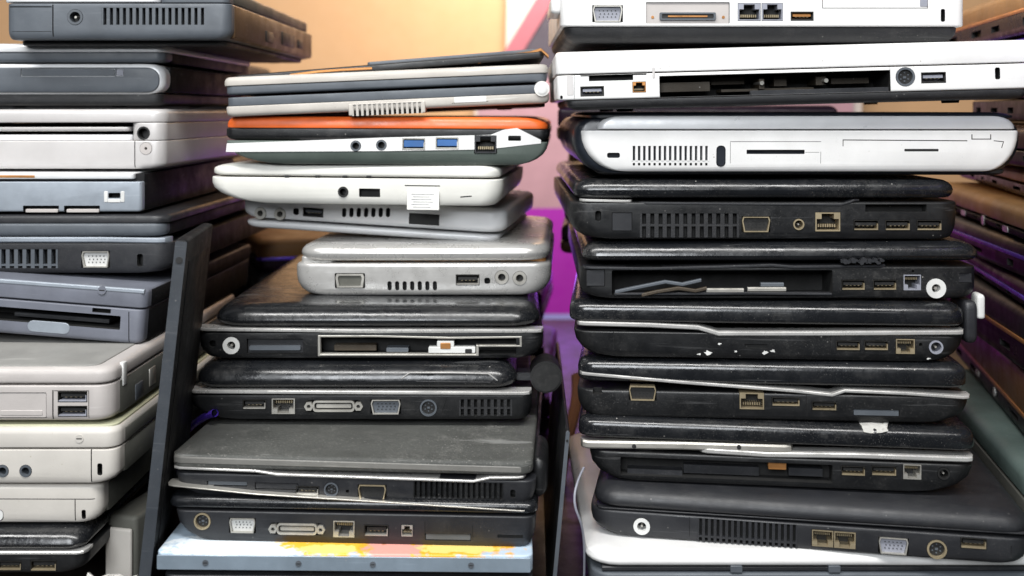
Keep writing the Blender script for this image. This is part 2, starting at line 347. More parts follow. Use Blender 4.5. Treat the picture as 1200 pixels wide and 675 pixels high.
        s.part('svideo_port', b, [shell, 'port_black', 'slate'])
    def jack(s, u, v, r=10, rim='port_white', wide=0.42, pin=True, name='power_jack'):
        x, z, w_, h_ = s.c(u, v, r, r); y = s.hy; R = w_
        s.cut(circ(x, z, R+.0003, 20), 0.010)
        b = bmesh.new(); ring(b, circ(x, z, R), circ(x, z, R*(1-wide)), y-.0004, y+.009, 0)
        if pin: prism(b, circ(x, z, R*.16, 10), y+.001, y+.009, 2)
        prism(b, circ(x, z, R*(1.02-wide)), y+.0085, y+.0095, 1)
        s.part(name, b, [rim, 'port_black', 'nickel'])
    def slot(s, u, v, wp, hp, depth=6, fill=None, inset=1.2, r=.4, name='card_slot'):
        x, z, w_, h_ = s.c(u, v, wp, hp); s.cut(rr2(x, z, w_, h_, r*mm), depth*mm)
        if fill:
            b = bmesh.new(); prism(b, rr2(x, z, w_-.0010, h_-.0010, r*mm), s.hy+inset*mm, s.hy+depth*mm+.0002, 0); s.part(name, b, [fill])
    def seam(s, pts, wd=0.5, depth=0.8):
        q = [s.loc(*p) for p in pts]
        for (a, b_) in zip(q, q[1:]):
            d = Vector((b_[0]-a[0], b_[1]-a[1])); n = Vector((-d.y, d.x)).normalized()*wd*mm/2; e = d.normalized()*wd*mm*.49
            s.cut([(a[0]-e.x-n.x, a[1]-e.y-n.y), (b_[0]+e.x-n.x, b_[1]+e.y-n.y), (b_[0]+e.x+n.x, b_[1]+e.y+n.y), (a[0]-e.x+n.x, a[1]-e.y+n.y)], depth*mm)
    def vent(s, u0, u1, v0, v1, n, mat, duty=0.5, depth=7, inset=0.2, split=None, rowbar=None):
        x, z, w_, h_ = s.c((u0+u1)/2, (v0+v1)/2, u1-u0, v1-v0)
        s.cut(rect(x, z, w_, h_), depth*mm); b = bmesh.new(); p = w_/n
        for i in range(n+1):
            cx = x-w_/2+p*i; hw = p*(1-duty)/2
            a, c_ = max(cx-hw, x-w_/2-.0001), min(cx+hw, x+w_/2+.0001)
            prism(b, [(a, z-h_/2-.0002), (c_, z-h_/2-.0002), (c_, z+h_/2+.0002), (a, z+h_/2+.0002)], s.hy+inset*mm, s.hy+depth*mm*.7, 0)
        if rowbar: prism(b, rect(x, z-h_*(rowbar-.5), w_+.0002, h_*.09), s.hy+(inset+.15)*mm, s.hy+depth*mm*.6, 0)
        s.part('vent_slats', b, [mat], 'stuff')
    def ovals(s, u0, u1, v, h, n, wpx=5):
        for i in range(n):
            x, z, w_, h_ = s.c(u0+(u1-u0)*(i+.5)/n, v, wpx, h); s.cut(rr2(x, z, w_, h_, w_*.5, 4), 0.005)
    def lock(s, u, v, wp=6, hp=13): 
        x, z, w_, h_ = s.c(u, v, wp, hp); s.cut(rr2(x, z, w_, h_, min(w_, h_)*.35), 0.008)
    def plate(s, name, u0, u1, v0, v1, mat, y0=-.4, y1=2, r=.8, parent=None):
        x, z, w_, h_ = s.c((u0+u1)/2, (v0+v1)/2, u1-u0, v1-v0); b = bmesh.new()
        prism(b, rr2(x, z, w_, h_, r*mm), s.hy+y0*mm, s.hy+y1*mm); bmesh.ops.bevel(b, geom=[e for e in b.edges if all(abs(q.co.y-(s.hy+y0*mm)) < 1e-6 for q in e.verts)], offset=.0003, segments=1, affect='EDGES')
        o = finish(name, b, mat, parent or s.host); return o
    def strip(s, name, pts, th, mat='trim', y0=-.5, y1=6, parent=None, wrap=0):
        q = [s.loc(*p) for p in pts]; h = th*s.k/2; b = bmesh.new()
        if wrap:
            q = [q[0], (q[0][0]+wrap*.3*mm, q[0][1]), (q[0][0]+wrap*mm, q[0][1])]+q[1:-1]+[(q[-1][0]-wrap*mm, q[-1][1]), (q[-1][0]-wrap*.3*mm, q[-1][1]), q[-1]]
        up = [(x, z+h) for x, z in q]; dn = [(x, z-h) for x, z in q]
        ys = [s.hy+y0*mm, s.hy+y1*mm]
        rows = []
        ybase = ys[0]
        for ii, (pu, pd) in enumerate(zip(up, dn)):
            e = h*.45; ys[0] = ybase
            if wrap: ys[0] = ybase+wrap*mm*{0: 1, 1: .3}.get(min(ii, len(up)-1-ii), 0)
            rows.append([b.verts.new((pd[0], ys[1], pd[1])), b.verts.new((pd[0], ys[0]+e, pd[1])), b.verts.new((pd[0], ys[0], pd[1]+e)),
                         b.verts.new((pu[0], ys[0], pu[1]-e)), b.verts.new((pu[0], ys[0]+e, pu[1])), b.verts.new((pu[0], ys[1], pu[1]))])
        for r0, r1 in zip(rows, rows[1:]):
            for i in range(6):
                j = (i+1) % 6; b.faces.new((r0[i], r0[j], r1[j], r1[i]))
        b.faces.new(rows[0]); b.faces.new(list(reversed(rows[-1])))
        return finish(name, b, mat, parent or s.e)
    def screw(s, u, v, r=4, mat='nickel', name='screw'):
        x, z, w_, h_ = s.c(u, v, r, r); b = bmesh.new(); prism(b, circ(x, z, w_, 12), s.hy-.0005, s.hy+.001)
        prism(b, rect(x, z, w_*1.3, w_*.25), s.hy-.0006, s.hy-.0004, 1); s.part(name, b, [mat, 'port_black'])
    def blob(s, name, pts, y0, y1, mat, parent=None):
        b = bmesh.new(); prism(b, [s.loc(*p) for p in pts], s.hy+y0*mm, s.hy+y1*mm); return finish(name, b, mat, parent or s.host)
    def feet(s, h, u0, u1, vb, inset=30):
        """four rubber feet, h mm high, below row vb"""
        z = s.vz(vb); xa, xb = s.ux(u0)+inset*mm, s.ux(u1)-inset*mm
        for x in (xa, xb):
            for y in (0.045, s.depth-0.03):
                b = bmesh.new(); n = 12; r = .007
                lo = [b.verts.new((x+r*.9*math.cos(i*2*math.pi/n), y+r*.9*math.sin(i*2*math.pi/n), z-h*mm)) for i in range(n)]
                hi = [b.verts.new((x+r*math.cos(i*2*math.pi/n), y+r*math.sin(i*2*math.pi/n), z+.0015)) for i in range(n)]
                b.faces.new(lo); b.faces.new(hi)
                for i in range(n): j = (i+1) % n; b.faces.new((lo[i], lo[j], hi[j], hi[i]))
                finish('rubber_foot', b, 'rubber', s.e)

# ------------------------------------------------------------------ setting
def boxbm(x0, x1, y0, y1, z0, z1):
    b = bmesh.new(); prism(b, [(x0, z0), (x1, z0), (x1, z1), (x0, z1)], y0, y1); return b
ZT = -0.372
o = finish('table_top', boxbm(-1.2, 1.2, -0.12, 1.2, ZT-0.03, ZT), 'table', smooth=False); o['kind'] = 'structure'
o = finish('wall', boxbm(-2.2, 2.2, 1.5, 1.6, -1.2, 1.6), 'wall_tan', smooth=False); o['kind'] = 'structure'
ban = bpy.data.objects.new('printed_banner', None); COL.objects.link(ban)
pb = at(640, 300, 1.44); ban.location = (pb.x, 1.44, -0.8)
tag(ban, 'large printed cloth banner in cream, rose, magenta and lavender on the tan wall', 'banner')
def bpoly(name, pts, y, mat):
    b = bmesh.new(); prism(b, [((at(u, v, y)).x-ban.location.x, at(u, v, y).z-ban.location.z) for u, v in pts], y-1.44, y-1.44+.003)
    return finish(name, b, mat, ban, smooth=False)
bpoly('cloth', [(556, 610), (1010, 610), (1010, -260), (600, -260), (592, 92), (556, 94)], 1.450, 'print_cream')
bpoly('print_patch', [(690, -120), (1000, -120), (1000, 92), (585, 92), (604, 62), (630, 20)], 1.445, 'print_grey')
bpoly('print_patch', [(645, -30), (668, -30), (612, 62), (590, 62)], 1.441, 'print_pink')
bpoly('print_patch', [(560, 92), (1000, 92), (1000, 244), (560, 244)], 1.445, 'print_rose')
bpoly('print_patch', [(560, 244), (1000, 244), (1000, 368), (560, 368)], 1.445, 'print_magenta')
bpoly('print_patch', [(560, 368), (1000, 368), (1000, 600), (560, 600)], 1.445, 'print_lavender')

# ================================================================== right stack
# R10 white laptop, bottom
L = Lap('white laptop with a grey base, bottom of the right stack under the matte black laptop', (690, 712), (1245, 712), 0.02, depth=0.30)
L.slab('base', 694, 1240, 672, 708, 'slate', top=2, bot=(6, 6, 6, 3, 3), rc=14); L.begin()
for u in (868, 985): L.slot(u, 690, 26, 8, 5)
L.end()
L.slab('lid', 688, 1246, 648, 664, 'white_plastic', top=(6, 14, 14, 9, 8), bot=(3, 3, 3, 3, 3), rc=22)
L.strip('bezel', [(706, 668), (1235, 668)], 5, 'charcoal', y0=2, y1=200)
for u in (863, 978): L.plate('latch', u-7, u+7, 663, 671, 'slate', y0=-.6, y1=3)
L.feet(3, 690, 1245, 708)

# R9 matte black, wide
L = Lap('wide matte black laptop with a long vent and grey video port, on the white laptop', (700, 626), (1213, 664), 0.05, 0.0, depth=0.34, um=700)
b = L.slab('base', 690, 1213, 597, 626, 'charcoal', rc=16, top=(1.5, 1.5, 1.5, 1.5, 1.5), bot=(12, 16, 10, 2, 3)); L.begin(b)
L.jack(752, 617, 10, 'port_white', .45); L.vent(818, 933, 611, 638, 17, 'charcoal', .5, rowbar=.8)
L.rj(964, 631, 24, 19, 'gold', notch=-1); L.rj(990, 633, 24, 19, 'gold', notch=-1)
L.vga(1047, 640, 33, 19, 'nickel', 'port_grey'); L.svid(1098, 644, 11, 'gold'); L.usb(1141, 637, 28, 12, 'gold')
L.seam([(808, 606), (808, 632)], .4); L.seam([(1185, 640), (1185, 662)], .4)
L.end()
L.slab('lid', 694, 1213, 571, 593, 'charcoal', rc=18, top=(9, 12, 12, 14, 8), bot=(3, 3, 3, 3, 3))
L.strip('trim', [(698, 595), (1210, 627)], 1.6, 'charcoal', y0=.5, y1=14, wrap=6)
L.feet(2, 690, 1213, 626)

# R8
L = Lap('black laptop with a white paper scrap on its lid and a broad silver band', (716, 562), (1105, 578), 0.062, 0.035, depth=0.33, um=900)
b = L.slab('base', 690, 1145, 536, 570, 'black_satin', rc=14, top=1.5, bot=(18, 22, 34, 2, 4)); L.begin(b)
L.slot(850, 551, 246, 22, 14, name='drive_bay', r=.8)
L.usb(1000, 552, 27, 11, 'gold'); L.usb(1036, 552, 28, 11, 'gold'); L.rj(1069, 553, 20, 17, 'nickel', notch=-1); L.jack(1106, 555, 7, 'port_black', .3)
L.end()
b2 = bmesh.new()
for (u0, u1, v0, v1, dy) in ((735, 800, 552, 560, 5), (802, 890, 549, 559, 8), (905, 918, 545, 551, 4), (926, 965, 551, 560, 6)):
    x, z, w_, h_ = L.c((u0+u1)/2, (v0+v1)/2+1, u1-u0, v1-v0); prism(b2, rect(x, z, w_, h_), dy*mm, .0142, 0)
L.part('drive_bay_parts', b2, ['charcoal'], 'stuff')
L.plate('bay_connector', 901, 922, 543, 552, 'copper', y0=3, y1=13)
L.slab('lid', 677, 1146, 497, 520, 'black_gloss', rc=12, top=(6, 8, 10, 8, 8), bot=(2, 2, 2, 2, 2)); lid = L.host
L.strip('trim', [(680, 521), (800, 523), (930, 527)], 9, 'nickel', y0=-.2, y1=14, wrap=6)
L.strip('trim', [(820, 528), (900, 533), (1000, 534), (1143, 539)], 6, 'trim', y0=-.9, y1=14, wrap=6)
for u, v in ((743, 523), (866, 524)): L.hy = -.0002; L.screw(u, v, 2.6, 'port_black')
L.hy = 0
# torn paper lying over the lid's rounded edge
b2 = bmesh.new(); g = []
x0, z0 = L.loc(1008, 498); zt = L.vz(497)
for j, (yy, zz) in enumerate(((.026, .0014), (.018, .0013), (.010, .0010), (.004, .0000), (.0000, -.0036))):
    g.append([b2.verts.new((x0+(i/6)*.026*(1-.1*j*(i > 4))+.0006*j, yy+.0006*math.sin(i*2+j), zt+zz+.0006*math.sin(i*1.7+j*2.1)+(0.0015 if j == 4 and i > 3 else 0))) for i in range(7)])
for j in range(4):
    for i in range(6): b2.faces.new((g[j][i], g[j][i+1], g[j+1][i+1], g[j+1][i]))
r = bmesh.ops.solidify(b2, geom=b2.faces[:], thickness=.0003)
p = finish('paper_scrap', b2, 'paper', L.e)
L.feet(2, 690, 1145, 570)

# R7
L = Lap('black laptop with a gold video port, right below the one with paint chips', (684, 487), (1122, 497), 0.071, 0.040, depth=0.33, um=900)
b = L.slab('base', 676, 1139, 461, 492, 'black_satin', rc=14, top=1.5, bot=(14, 8, 24, 2, 4)); L.begin(b)
L.lock(700, 459, 11, 6); L.vga(753, 461, 32, 17, 'gold', 'port_black'); L.rj(881, 470, 28, 19, 'gold', notch=1)
L.usb(921, 471, 32, 10, 'gold'); L.usb(966, 476, 28, 10, 'gold'); L.slot(1027, 484, 52, 8, 5, 'slate', .8)
L.seam([(860, 459), (860, 486)], .4); L.seam([(945, 463), (945, 489)], .4)
L.end()
L.slab('lid', 677, 1137, 424, 451, 'black_gloss', rc=12, top=(7, 8, 10, 9, 8), bot=(3, 3, 3, 3, 3))
L.strip('trim', [(679, 438), (800, 448), (930, 458), (975, 463), (990, 458), (1060, 461), (1139, 466)], 3.6, 'trim', y0=-1, y1=14, wrap=6)
L.feet(2, 676, 1139, 492)

# R6
L = Lap('black laptop with white paint chips and a stepped silver line along its side', (690, 418), (1112, 425), 0.068, 0.045, depth=0.33, um=900)
b = L.slab('base', 672, 1134, 391, 421, 'black_satin', rc=14, top=1.5, bot=(18, 20, 20, 2, 4)); L.begin(b)
L.seam([(719, 385), (719, 410)], .5); L.slot(886, 406, 26, 5, 2); L.seam([(973, 392), (973, 418)], .4)
L.usb(994, 405, 27, 11, 'gold'); L.usb(1027, 405, 27, 11, 'gold'); L.rj(1061, 406, 21, 17, 'gold', notch=-1); L.jack(1097, 407, 8, 'port_grey', .25); L.lock(1079, 404, 4, 4)
L.end()
for (u, v, s_) in ((829, 414, 7), (843, 403, 3), (862, 412, 3), (896, 413, 5), (906, 411, 4), (1088, 420, 3), (820, 415, 4)):
    pts = [(u+s_*(.25+.8*random.random())*math.cos(a*.57), v+s_*.55*(.25+.8*random.random())*math.sin(a*.57)) for a in range(11)]
    L.hy = 0; L.blob('paint_chip', pts, -.25, .3, 'port_white')
L.slab('lid', 667, 1134, 355, 380, 'black_gloss', rc=12, top=(7, 8, 10, 10, 8), bot=(3, 3, 3, 3, 3))
L.strip('trim', [(676, 379), (760, 381), (818, 384), (842, 391), (960, 391), (1132, 390)], 5, 'trim', y0=-1, y1=14, wrap=6)
L.feet(2, 672, 1134, 421)
# bracket at its right end
b2 = slab_bm(L.ux(1137), L.ux(1153), .012, .05, L.vz(407, 1140), L.vz(357, 1140), .003, (.006, .002, .002, .003, .003), (.006, .003, .003, .003, .003))
finish('hinge_bracket', b2, 'charcoal', L.e)
b2 = slab_bm(L.ux(1153)+.0002, L.ux(1163), .014, .03, L.vz(378, 1140), L.vz(349, 1140), .002, (.003, .002, .002, .002, .002), (.002, .001, .001, .001, .001))
finish('broken_clip', b2, 'port_white', L.e)

# R5
L = Lap('black laptop with an empty torn drive bay and white ringed power jack', (690, 350), (1150, 350), 0.065, 0.058, depth=0.33, um=900)
b = L.slab('base', 680, 1148, 313, 350, 'black_satin', rc=12, top=1.2, bot=(8, 16, 10, 2, 4)); L.begin(b)
L.slot(846, 332, 258, 31, 30, name='drive_bay', r=1.2); L.slot(698, 326, 22, 20, 3, 'charcoal', .6)
L.usb(1000, 334, 27, 12, 'gold'); L.usb(1037, 334, 27, 12, 'gold'); L.rj(1069, 331, 20, 18, 'port_grey', notch=-1)
L.jack(1097, 338, 11.5, 'port_white', .55); L.slot(1132, 326, 16, 12, 3, 'charcoal', 1.4); L.lock(1070, 318, 3, 3)
L.end()
L.strip('bay_rail', [(720, 345), (880, 344), (975, 345)], 3, 'charcoal', y0=.2, y1=6, parent=b)
L.strip('metal_strip', [(828, 341), (872, 341)], 5, 'nickel', y0=1, y1=4, parent=b)
L.strip('metal_strip', [(877, 340), (922, 340)], 5, 'nickel', y0=2, y1=5, parent=b)
L.strip('metal_strip', [(893, 335), (920, 335)], 5, 'slate', y0=4, y1=9, parent=b)
L.strip('torn_foil', [(721, 343), (745, 338), (780, 331), (800, 334), (822, 329)], 4, 'slate', y0=1, y1=5, parent=b)
L.strip('torn_foil', [(752, 346), (770, 342), (795, 338), (815, 341), (828, 338)], 4, 'pcb', y0=-1, y1=2, parent=b)
L.strip('trim', [(684, 314), (760, 315), (840, 313), (905, 311), (930, 313), (1040, 312)], 3, 'charcoal', y0=-1, y1=14, wrap=6)
L.slab('lid', 683, 1152, 284, 306, 'black_gloss', rc=12, top=(10, 12, 14, 12, 8), bot=(4, 5, 5, 4, 4))
b2 = bmesh.new()
for i in range(16):
    u = 986+i*3.2; v = 308-4*random.random(); x, z, w_, h_ = L.c(u, v, 2+4*random.random(), 2+4*random.random())
    prism(b2, [(x+w_*.6*math.cos(a*1.26+i), z+h_*.6*math.sin(a*1.26+i)) for a in range(5)], -.002-.003*random.random(), .001)
finish('crumbs', b2, 'charcoal', L.e)['kind'] = 'stuff'
L.feet(2, 690, 1140, 350)

# R4
L = Lap('black laptop with a wide vent and three gold-edged sockets in a row', (690, 280), (1125, 280), 0.065, depth=0.33, um=900)
b = L.slab('base', 668, 1128, 237, 280, 'black_satin', rc=16, top=1.5, bot=(16, 18, 6, 2, 4)); L.begin(b)
L.lock(701, 253, 7, 12); L.slot(729, 260, 24, 22, 2, 'charcoal', .3)
L.vent(750, 866, 250, 278, 12, 'black_matte', .5, rowbar=.5); L.vga(886, 263, 33, 18, 'gold', 'port_black')
L.jack(936, 263, 6.5, 'gold', .25); L.rj(970, 260, 29, 22, 'gold', notch=1)
for u in (1015, 1052, 1089): L.usb(u, 264, 29, 12, 'gold')
L.slot(1050, 244, 72, 9, 10)
L.end()
L.strip('trim', [(680, 235), (742, 236)], 3, 'trim', y0=-.6, y1=14, wrap=6); L.strip('trim', [(748, 238), (985, 240), (996, 237), (1010, 235)], 2.4, 'charcoal', y0=-.6, y1=14, wrap=6)
L.slab('lid', 672, 1124, 211, 232, 'black_gloss', rc=14, top=(8, 8, 10, 8, 8), bot=(6, 4, 4, 3, 4))
L.feet(2.5, 690, 1128, 280)

# R3 silver, rounded ends
L = Lap('silver laptop with fully rounded ends, slotted vent and disc drive door', (680, 204), (1196, 204), 0.065, depth=0.27, um=930)
b = L.slab('base', 681, 1196, 153, 201, 'white_plastic', rc=6, top=(.8, .8, .8, .8, .8), bot=(29, 30, 24, 2, 3), seg=8); L.begin(b)
L.lock(719, 182, 15, 6); L.vent(740, 831, 171, 188, 15, 'white_plastic', .5); 
for i in range(15):
    x, z, w_, h_ = L.c(743+i*6.07, 192.5, 2.6, 3); L.cut(rect(x, z, w_, h_), .004)
L.slot(845, 183, 11, 25, 4, 'navy', .2, r=3); L.slot(909, 178, 68, 5, 8)
L.seam([(856, 166), (962, 166)], .4); L.seam([(962, 178), (962, 199)], .3); L.seam([(856, 167), (856, 199)], .3); L.seam([(944, 178.5), (960, 178.5)], .3)
L.seam([(988, 164), (1133, 165)], .7, 1.2); L.seam([(988, 165), (988, 171)], .6); L.seam([(1139, 158), (1139, 163)], .8); L.seam([(1140, 163), (1161, 163), (1161, 158)], .7); L.seam([(1165, 165), (1176, 166), (1174, 173)], .6)
L.slot(1080, 176, 40, 3, .6)
L.end()
L.slab('lid', 700, 1192, 136, 151.5, 'silver', rc=6, top=(9, 16, 15, 1.5, 3), bot=.6, seg=6)
L.slab('lid_back', 690, 1194, 131.5, 140, 'navy', y0=3, depth=.25, rc=10, top=(4, 10, 14, 3, 3), bot=(3, 10, 10, 2, 2))
L.slab('back_shell', 672, 1201, 139, 204, 'navy', y0=4, depth=.255, rc=8, top=(14, 12, 12, 2, 2), bot=(26, 26, 24, 2, 3), seg=8)
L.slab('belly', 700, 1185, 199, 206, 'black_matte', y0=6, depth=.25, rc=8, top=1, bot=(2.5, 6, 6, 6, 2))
L.feet(1, 720, 1170, 206)

# R2 white, open drive bay
L = Lap('white laptop with a long open drive bay showing its inside', (655, 118), (1214, 103.4), 0.05, 0.045, depth=0.27, um=910)
b = L.slab('base', 653, 1214, 82, 111, 'white_plastic', rc=5, top=.8, bot=(1.5, 1.5, 1.5, 1, 2)); L.begin(b)
L.slot(908, 98, 270, 25, 40, r=.4)
L.slot(716, 91, 52, 7, 8); L.seam([(681, 89), (757, 87)], .9, 2); L.usb(694, 107, 27, 11, 'port_black', 'port_grey'); L.rj(749, 102, 15, 12, 'copper', name='firewire_port')
L.svid(1061, 90, 11, 'slate'); L.usb(1094, 91, 28, 12, 'port_black', 'port_grey'); L.lock(1169, 86, 6, 14); L.lock(658, 114, 3, 4)
L.seam([(673, 88), (673, 116)], .3); L.seam([(1043, 77), (1043, 106)], .3)
L.end()
b2 = bmesh.new()
for (u0, u1, v0, v1, y0) in ((776, 835, 96, 107, 12), (840, 880, 90, 98, 25), (893, 899, 92, 104, 10), (915, 930, 88, 100, 22), (962, 974, 89, 99, 14), (985, 1030, 90, 97, 24), (850, 960, 103, 106, 16)):
    x, z, w_, h_ = L.c((u0+u1)/2, (v0+v1)/2, u1-u0, v1-v0); prism(b2, rect(x, z, w_, h_), y0*mm, .0403)
L.part('drive_bay_parts', b2, ['pcb'], 'stuff')
b2 = bmesh.new()
for u, v in ((895, 97), (971, 94)):
    x, z, w_, h_ = L.c(u, v, 5, 10); prism(b2, circ(x, z, w_*.5, 10), .006, .03)
L.part('standoff', b2, ['nickel'], 'stuff')
L.slab('lid', 652, 1216, 54, 80.5, 'white_plastic', rc=5, top=(3, 3, 3, 5, 3), bot=.8)
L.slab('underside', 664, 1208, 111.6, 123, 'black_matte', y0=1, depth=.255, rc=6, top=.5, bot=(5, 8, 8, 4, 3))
L.plate('bay_sill', 880, 1042, 104, 112, 'charcoal', y0=.3, y1=4)
L.hy = 0; L.plate('label_patch', 664, 672, 88, 112, 'silver_soft', y0=-.2, y1=.5, parent=b)
L.plate('latch', 764.5, 767.5, 79, 92, 'silver_soft', y0=-.3, y1=1)
L.feet(2, 690, 1190, 123)

# R1 white top
L = Lap('white laptop with a recessed docking connector, top of the right stack', (658, 31), (1131, 31), 0.055, depth=0.27, um=895)
b = L.slab('base', 657, 1132, -8, 31, 'white_plastic', rc=7, top=.8, bot=(1.5, 2, 2, 1, 2)); L.begin(b)
L.vga(712, 16, 35, 19, 'nickel', 'port_grey')
L.slot(806, 15, 98, 25, 3, r=.6)
L.rj(878, 14, 26, 20, 'port_grey', notch=1); L.rj(905, 14, 24, 20, 'port_grey', notch=1); L.usb(940, 19, 26, 10, 'port_black', 'copper')
L.lock(1105, 18, 5, 15); L.seam([(964, -4), (964, 9.5), (1087, 9.5), (1087, -4)], .5)
L.end()
x, z, w_, h_ = L.c(806, 15, 97, 24.5); b2 = bmesh.new(); prism(b2, rect(x, z, w_, h_), .0012, .0032, 0)
x, z, w_, h_ = L.c(806, 19, 66, 9); ring(b2, rr2(x, z, w_, h_, .001), rr2(x, z, w_*.92, h_*.6, .0006), -.0002, .003, 1); prism(b2, rect(x, z, w_*.7, h_*.2), .0002, .003, 3)
prism(b2, rect(x, z, w_*.92, h_*.6), .0008, .003, 2)
for du in (-41, 42):
    x, z, w_, h_ = L.c(806+du, 20, 3, 3); prism(b2, circ(x, z, w_*.6, 8), .0008, .002, 3)
L.part('docking_port', b2, ['warm_grey', 'slate', 'port_black', 'copper'])
L.plate('drive_button', 1078, 1087, -4, 8, 'port_grey', y0=-.3, y1=1)
L.slab('lid', 655, 1133, -28, -10, 'white_plastic', rc=9, top=(4, 4, 4, 6, 3), bot=1)
L.slab('hinge_cap', 646, 660, -6, 15, 'white_plastic', y0=8, depth=.05, rc=4, top=3, bot=3)
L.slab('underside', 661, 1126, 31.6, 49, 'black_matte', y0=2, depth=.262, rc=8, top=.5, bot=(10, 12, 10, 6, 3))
L.feet(1.5, 690, 1110, 49)

# ================================================================== centre stack
# C10 pale blue printed laptop at the bottom
L = Lap('pale blue laptop with a warm coloured print on its lid, bottom of centre stack', (184, 706), (628, 710), -0.008, depth=0.33, um=400)
b = L.slab('base', 190, 624, 676, 707, 'charcoal', rc=8, top=1, bot=(6, 8, 8, 2, 3)); L.begin(b)
L.slot(300, 688, 50, 8, 4); L.slot(480, 690, 30, 8, 4); L.end()
L.slab('lid', 182, 624, 649, 670, 'blue_print', rc=6, top=(1.2, 1.2, 1.2, 1.2, 1.2), bot=1.2)
L.plate('lid_edge', 184, 622, 652, 669, 'steel_blue', y0=-.6, y1=1)
for u, v in ((241, 659), (350, 660), (437, 661), (552, 662)): L.hy = -.0006; L.screw(u, v, 3.6, 'slate', 'rubber_bumper')
L.hy = 0
L.feet(2, 190, 622, 707)

# C9
L = Lap('black laptop with a pale video port lying on the pale blue printed laptop', (212, 634), (625, 642), 0.012, 0.004, depth=0.33, um=415)
b = L.slab('base', 203, 628, 602, 638, 'charcoal', rc=8, top=1, bot=(20, 26, 6, 2, 3)); L.begin(b)
L.svid(237, 611, 10, 'gold'); L.vga(284, 616, 31, 17, 'nickel', 'port_white'); L.dvi(348, 620, 64, 13, 'nickel')
L.rj(403, 620, 25, 19, 'nickel', notch=-1); L.usb(441, 622, 28, 13, 'nickel'); L.rj(477, 622, 13, 13, 'nickel', 'firewire_port'); L.slot(525, 630, 54, 8, 5, 'slate', 1.2)
L.seam([(498, 612), (498, 638)], .4); L.seam([(554, 616), (554, 638)], .4); L.slot(598, 629, 30, 4, 2)
L.end()
L.slab('lid', 196, 630, 586, 599, 'black_gloss', rc=7, top=(4, 3, 5, 4, 4), bot=2)
L.strip('trim', [(194, 569), (300, 579), (450, 588.5), (622, 599)], 1.5, 'nickel', y0=-.8, y1=14, wrap=6)
L.feet(1.5, 225, 628, 638)

# C8 grey lid
L = Lap('dark laptop with a worn grey lid and a wide black vent', (212, 582), (628, 592), 0.018, 0.006, depth=0.33, um=415)
b = L.slab('base', 203, 628, 559, 586, 'charcoal', rc=8, top=1, bot=(14, 22, 6, 2, 3)); L.begin(b)
L.slot(266, 567, 48, 6, 5, 'slate', 1.5); L.slot(324, 570, 52, 8, 3, 'charcoal', .8); L.usb(360, 575, 27, 10, 'nickel'); L.svid(388, 574, 8.5, 'slate')
L.lock(407, 576, 4, 4); L.vga(436, 577, 33, 17, 'gold', 'port_black'); L.vent(484, 590, 565, 585, 17, 'black_satin', .5); L.lock(601, 579, 6, 10)
L.end()
L.slab('lid', 198, 624, 537, 553, 'grey_felt', rc=10, top=(3, 3, 3, 3, 3), bot=2)
L.strip('lid_edge', [(199, 539), (415, 545), (621, 551)], 10, 'grey_edge', y0=-.5, y1=14, wrap=8)
L.strip('trim', [(201, 548), (300, 552), (325, 556), (555, 564), (574, 560), (616, 560)], 2.6, 'trim', y0=-1, y1=14, wrap=6)
L.slab('hinge_cap', 622, 641, 540, 588, 'black_satin', y0=14, depth=.06, rc=8, top=(8, 5, 8, 5, 5), bot=(8, 5, 8, 5, 5))
L.feet(1.5, 225, 628, 586)

# C7
L = Lap('black laptop with a long docking port and pale curved line on its lid', (232, 492), (622, 492), 0.088, depth=0.32, um=420)
b = L.slab('base', 220, 624, 463, 492, 'black_satin', rc=8, top=1, bot=(16, 34, 6, 2, 3)); L.begin(b)
L.usb(298, 474, 27, 11, 'nickel'); L.rj(332, 476, 27, 18, 'nickel', notch=-1); L.dvi(391, 476, 66, 13, 'nickel'); L.vga(452, 477, 35, 17, 'nickel', 'slate')
L.svid(502, 478, 10, 'slate'); L.vent(538, 600, 468, 487, 8, 'black_matte', .5, rowbar=.55)
L.seam([(524, 466), (516, 489)], .4)
L.end()
L.strip('trim', [(221, 459), (420, 460), (623, 461)], 4, 'trim', y0=-1, y1=14, wrap=6)
L.slab('lid', 226, 606, 428, 455, 'black_gloss', rc=16, top=(12, 14, 14, 16, 8), bot=(5, 6, 6, 4, 4))
L.hy = 0.0035; L.strip('lid_line', [(470, 444), (480, 437), (530, 437), (572, 438), (583, 446)], 1.6, 'trim', y0=-3.7, y1=2); L.strip('lid_line', [(488, 447), (575, 448)], 1.2, 'charcoal', y0=-3.9, y1=2); L.hy = 0
bb = bmesh.new(); x, z = L.loc(641, 450); prism(bb, circ(x, z, .0125, 28), .0, .03)
bmesh.ops.bevel(bb, geom=[e for e in bb.edges if all(q.co.y < .001 for q in e.verts)], offset=.0015, segments=2, affect='EDGES')
bmesh.ops.translate(bb, verts=bb.verts[:], vec=(0, .02, 0)); finish('hinge_cap', bb, 'port_black', L.e)
bb = bmesh.new(); prism(bb, rect(x-.012, z, .022, .006), .024, .04); finish('hinge_arm', bb, 'charcoal', L.e)
L.feet(2, 245, 624, 492)

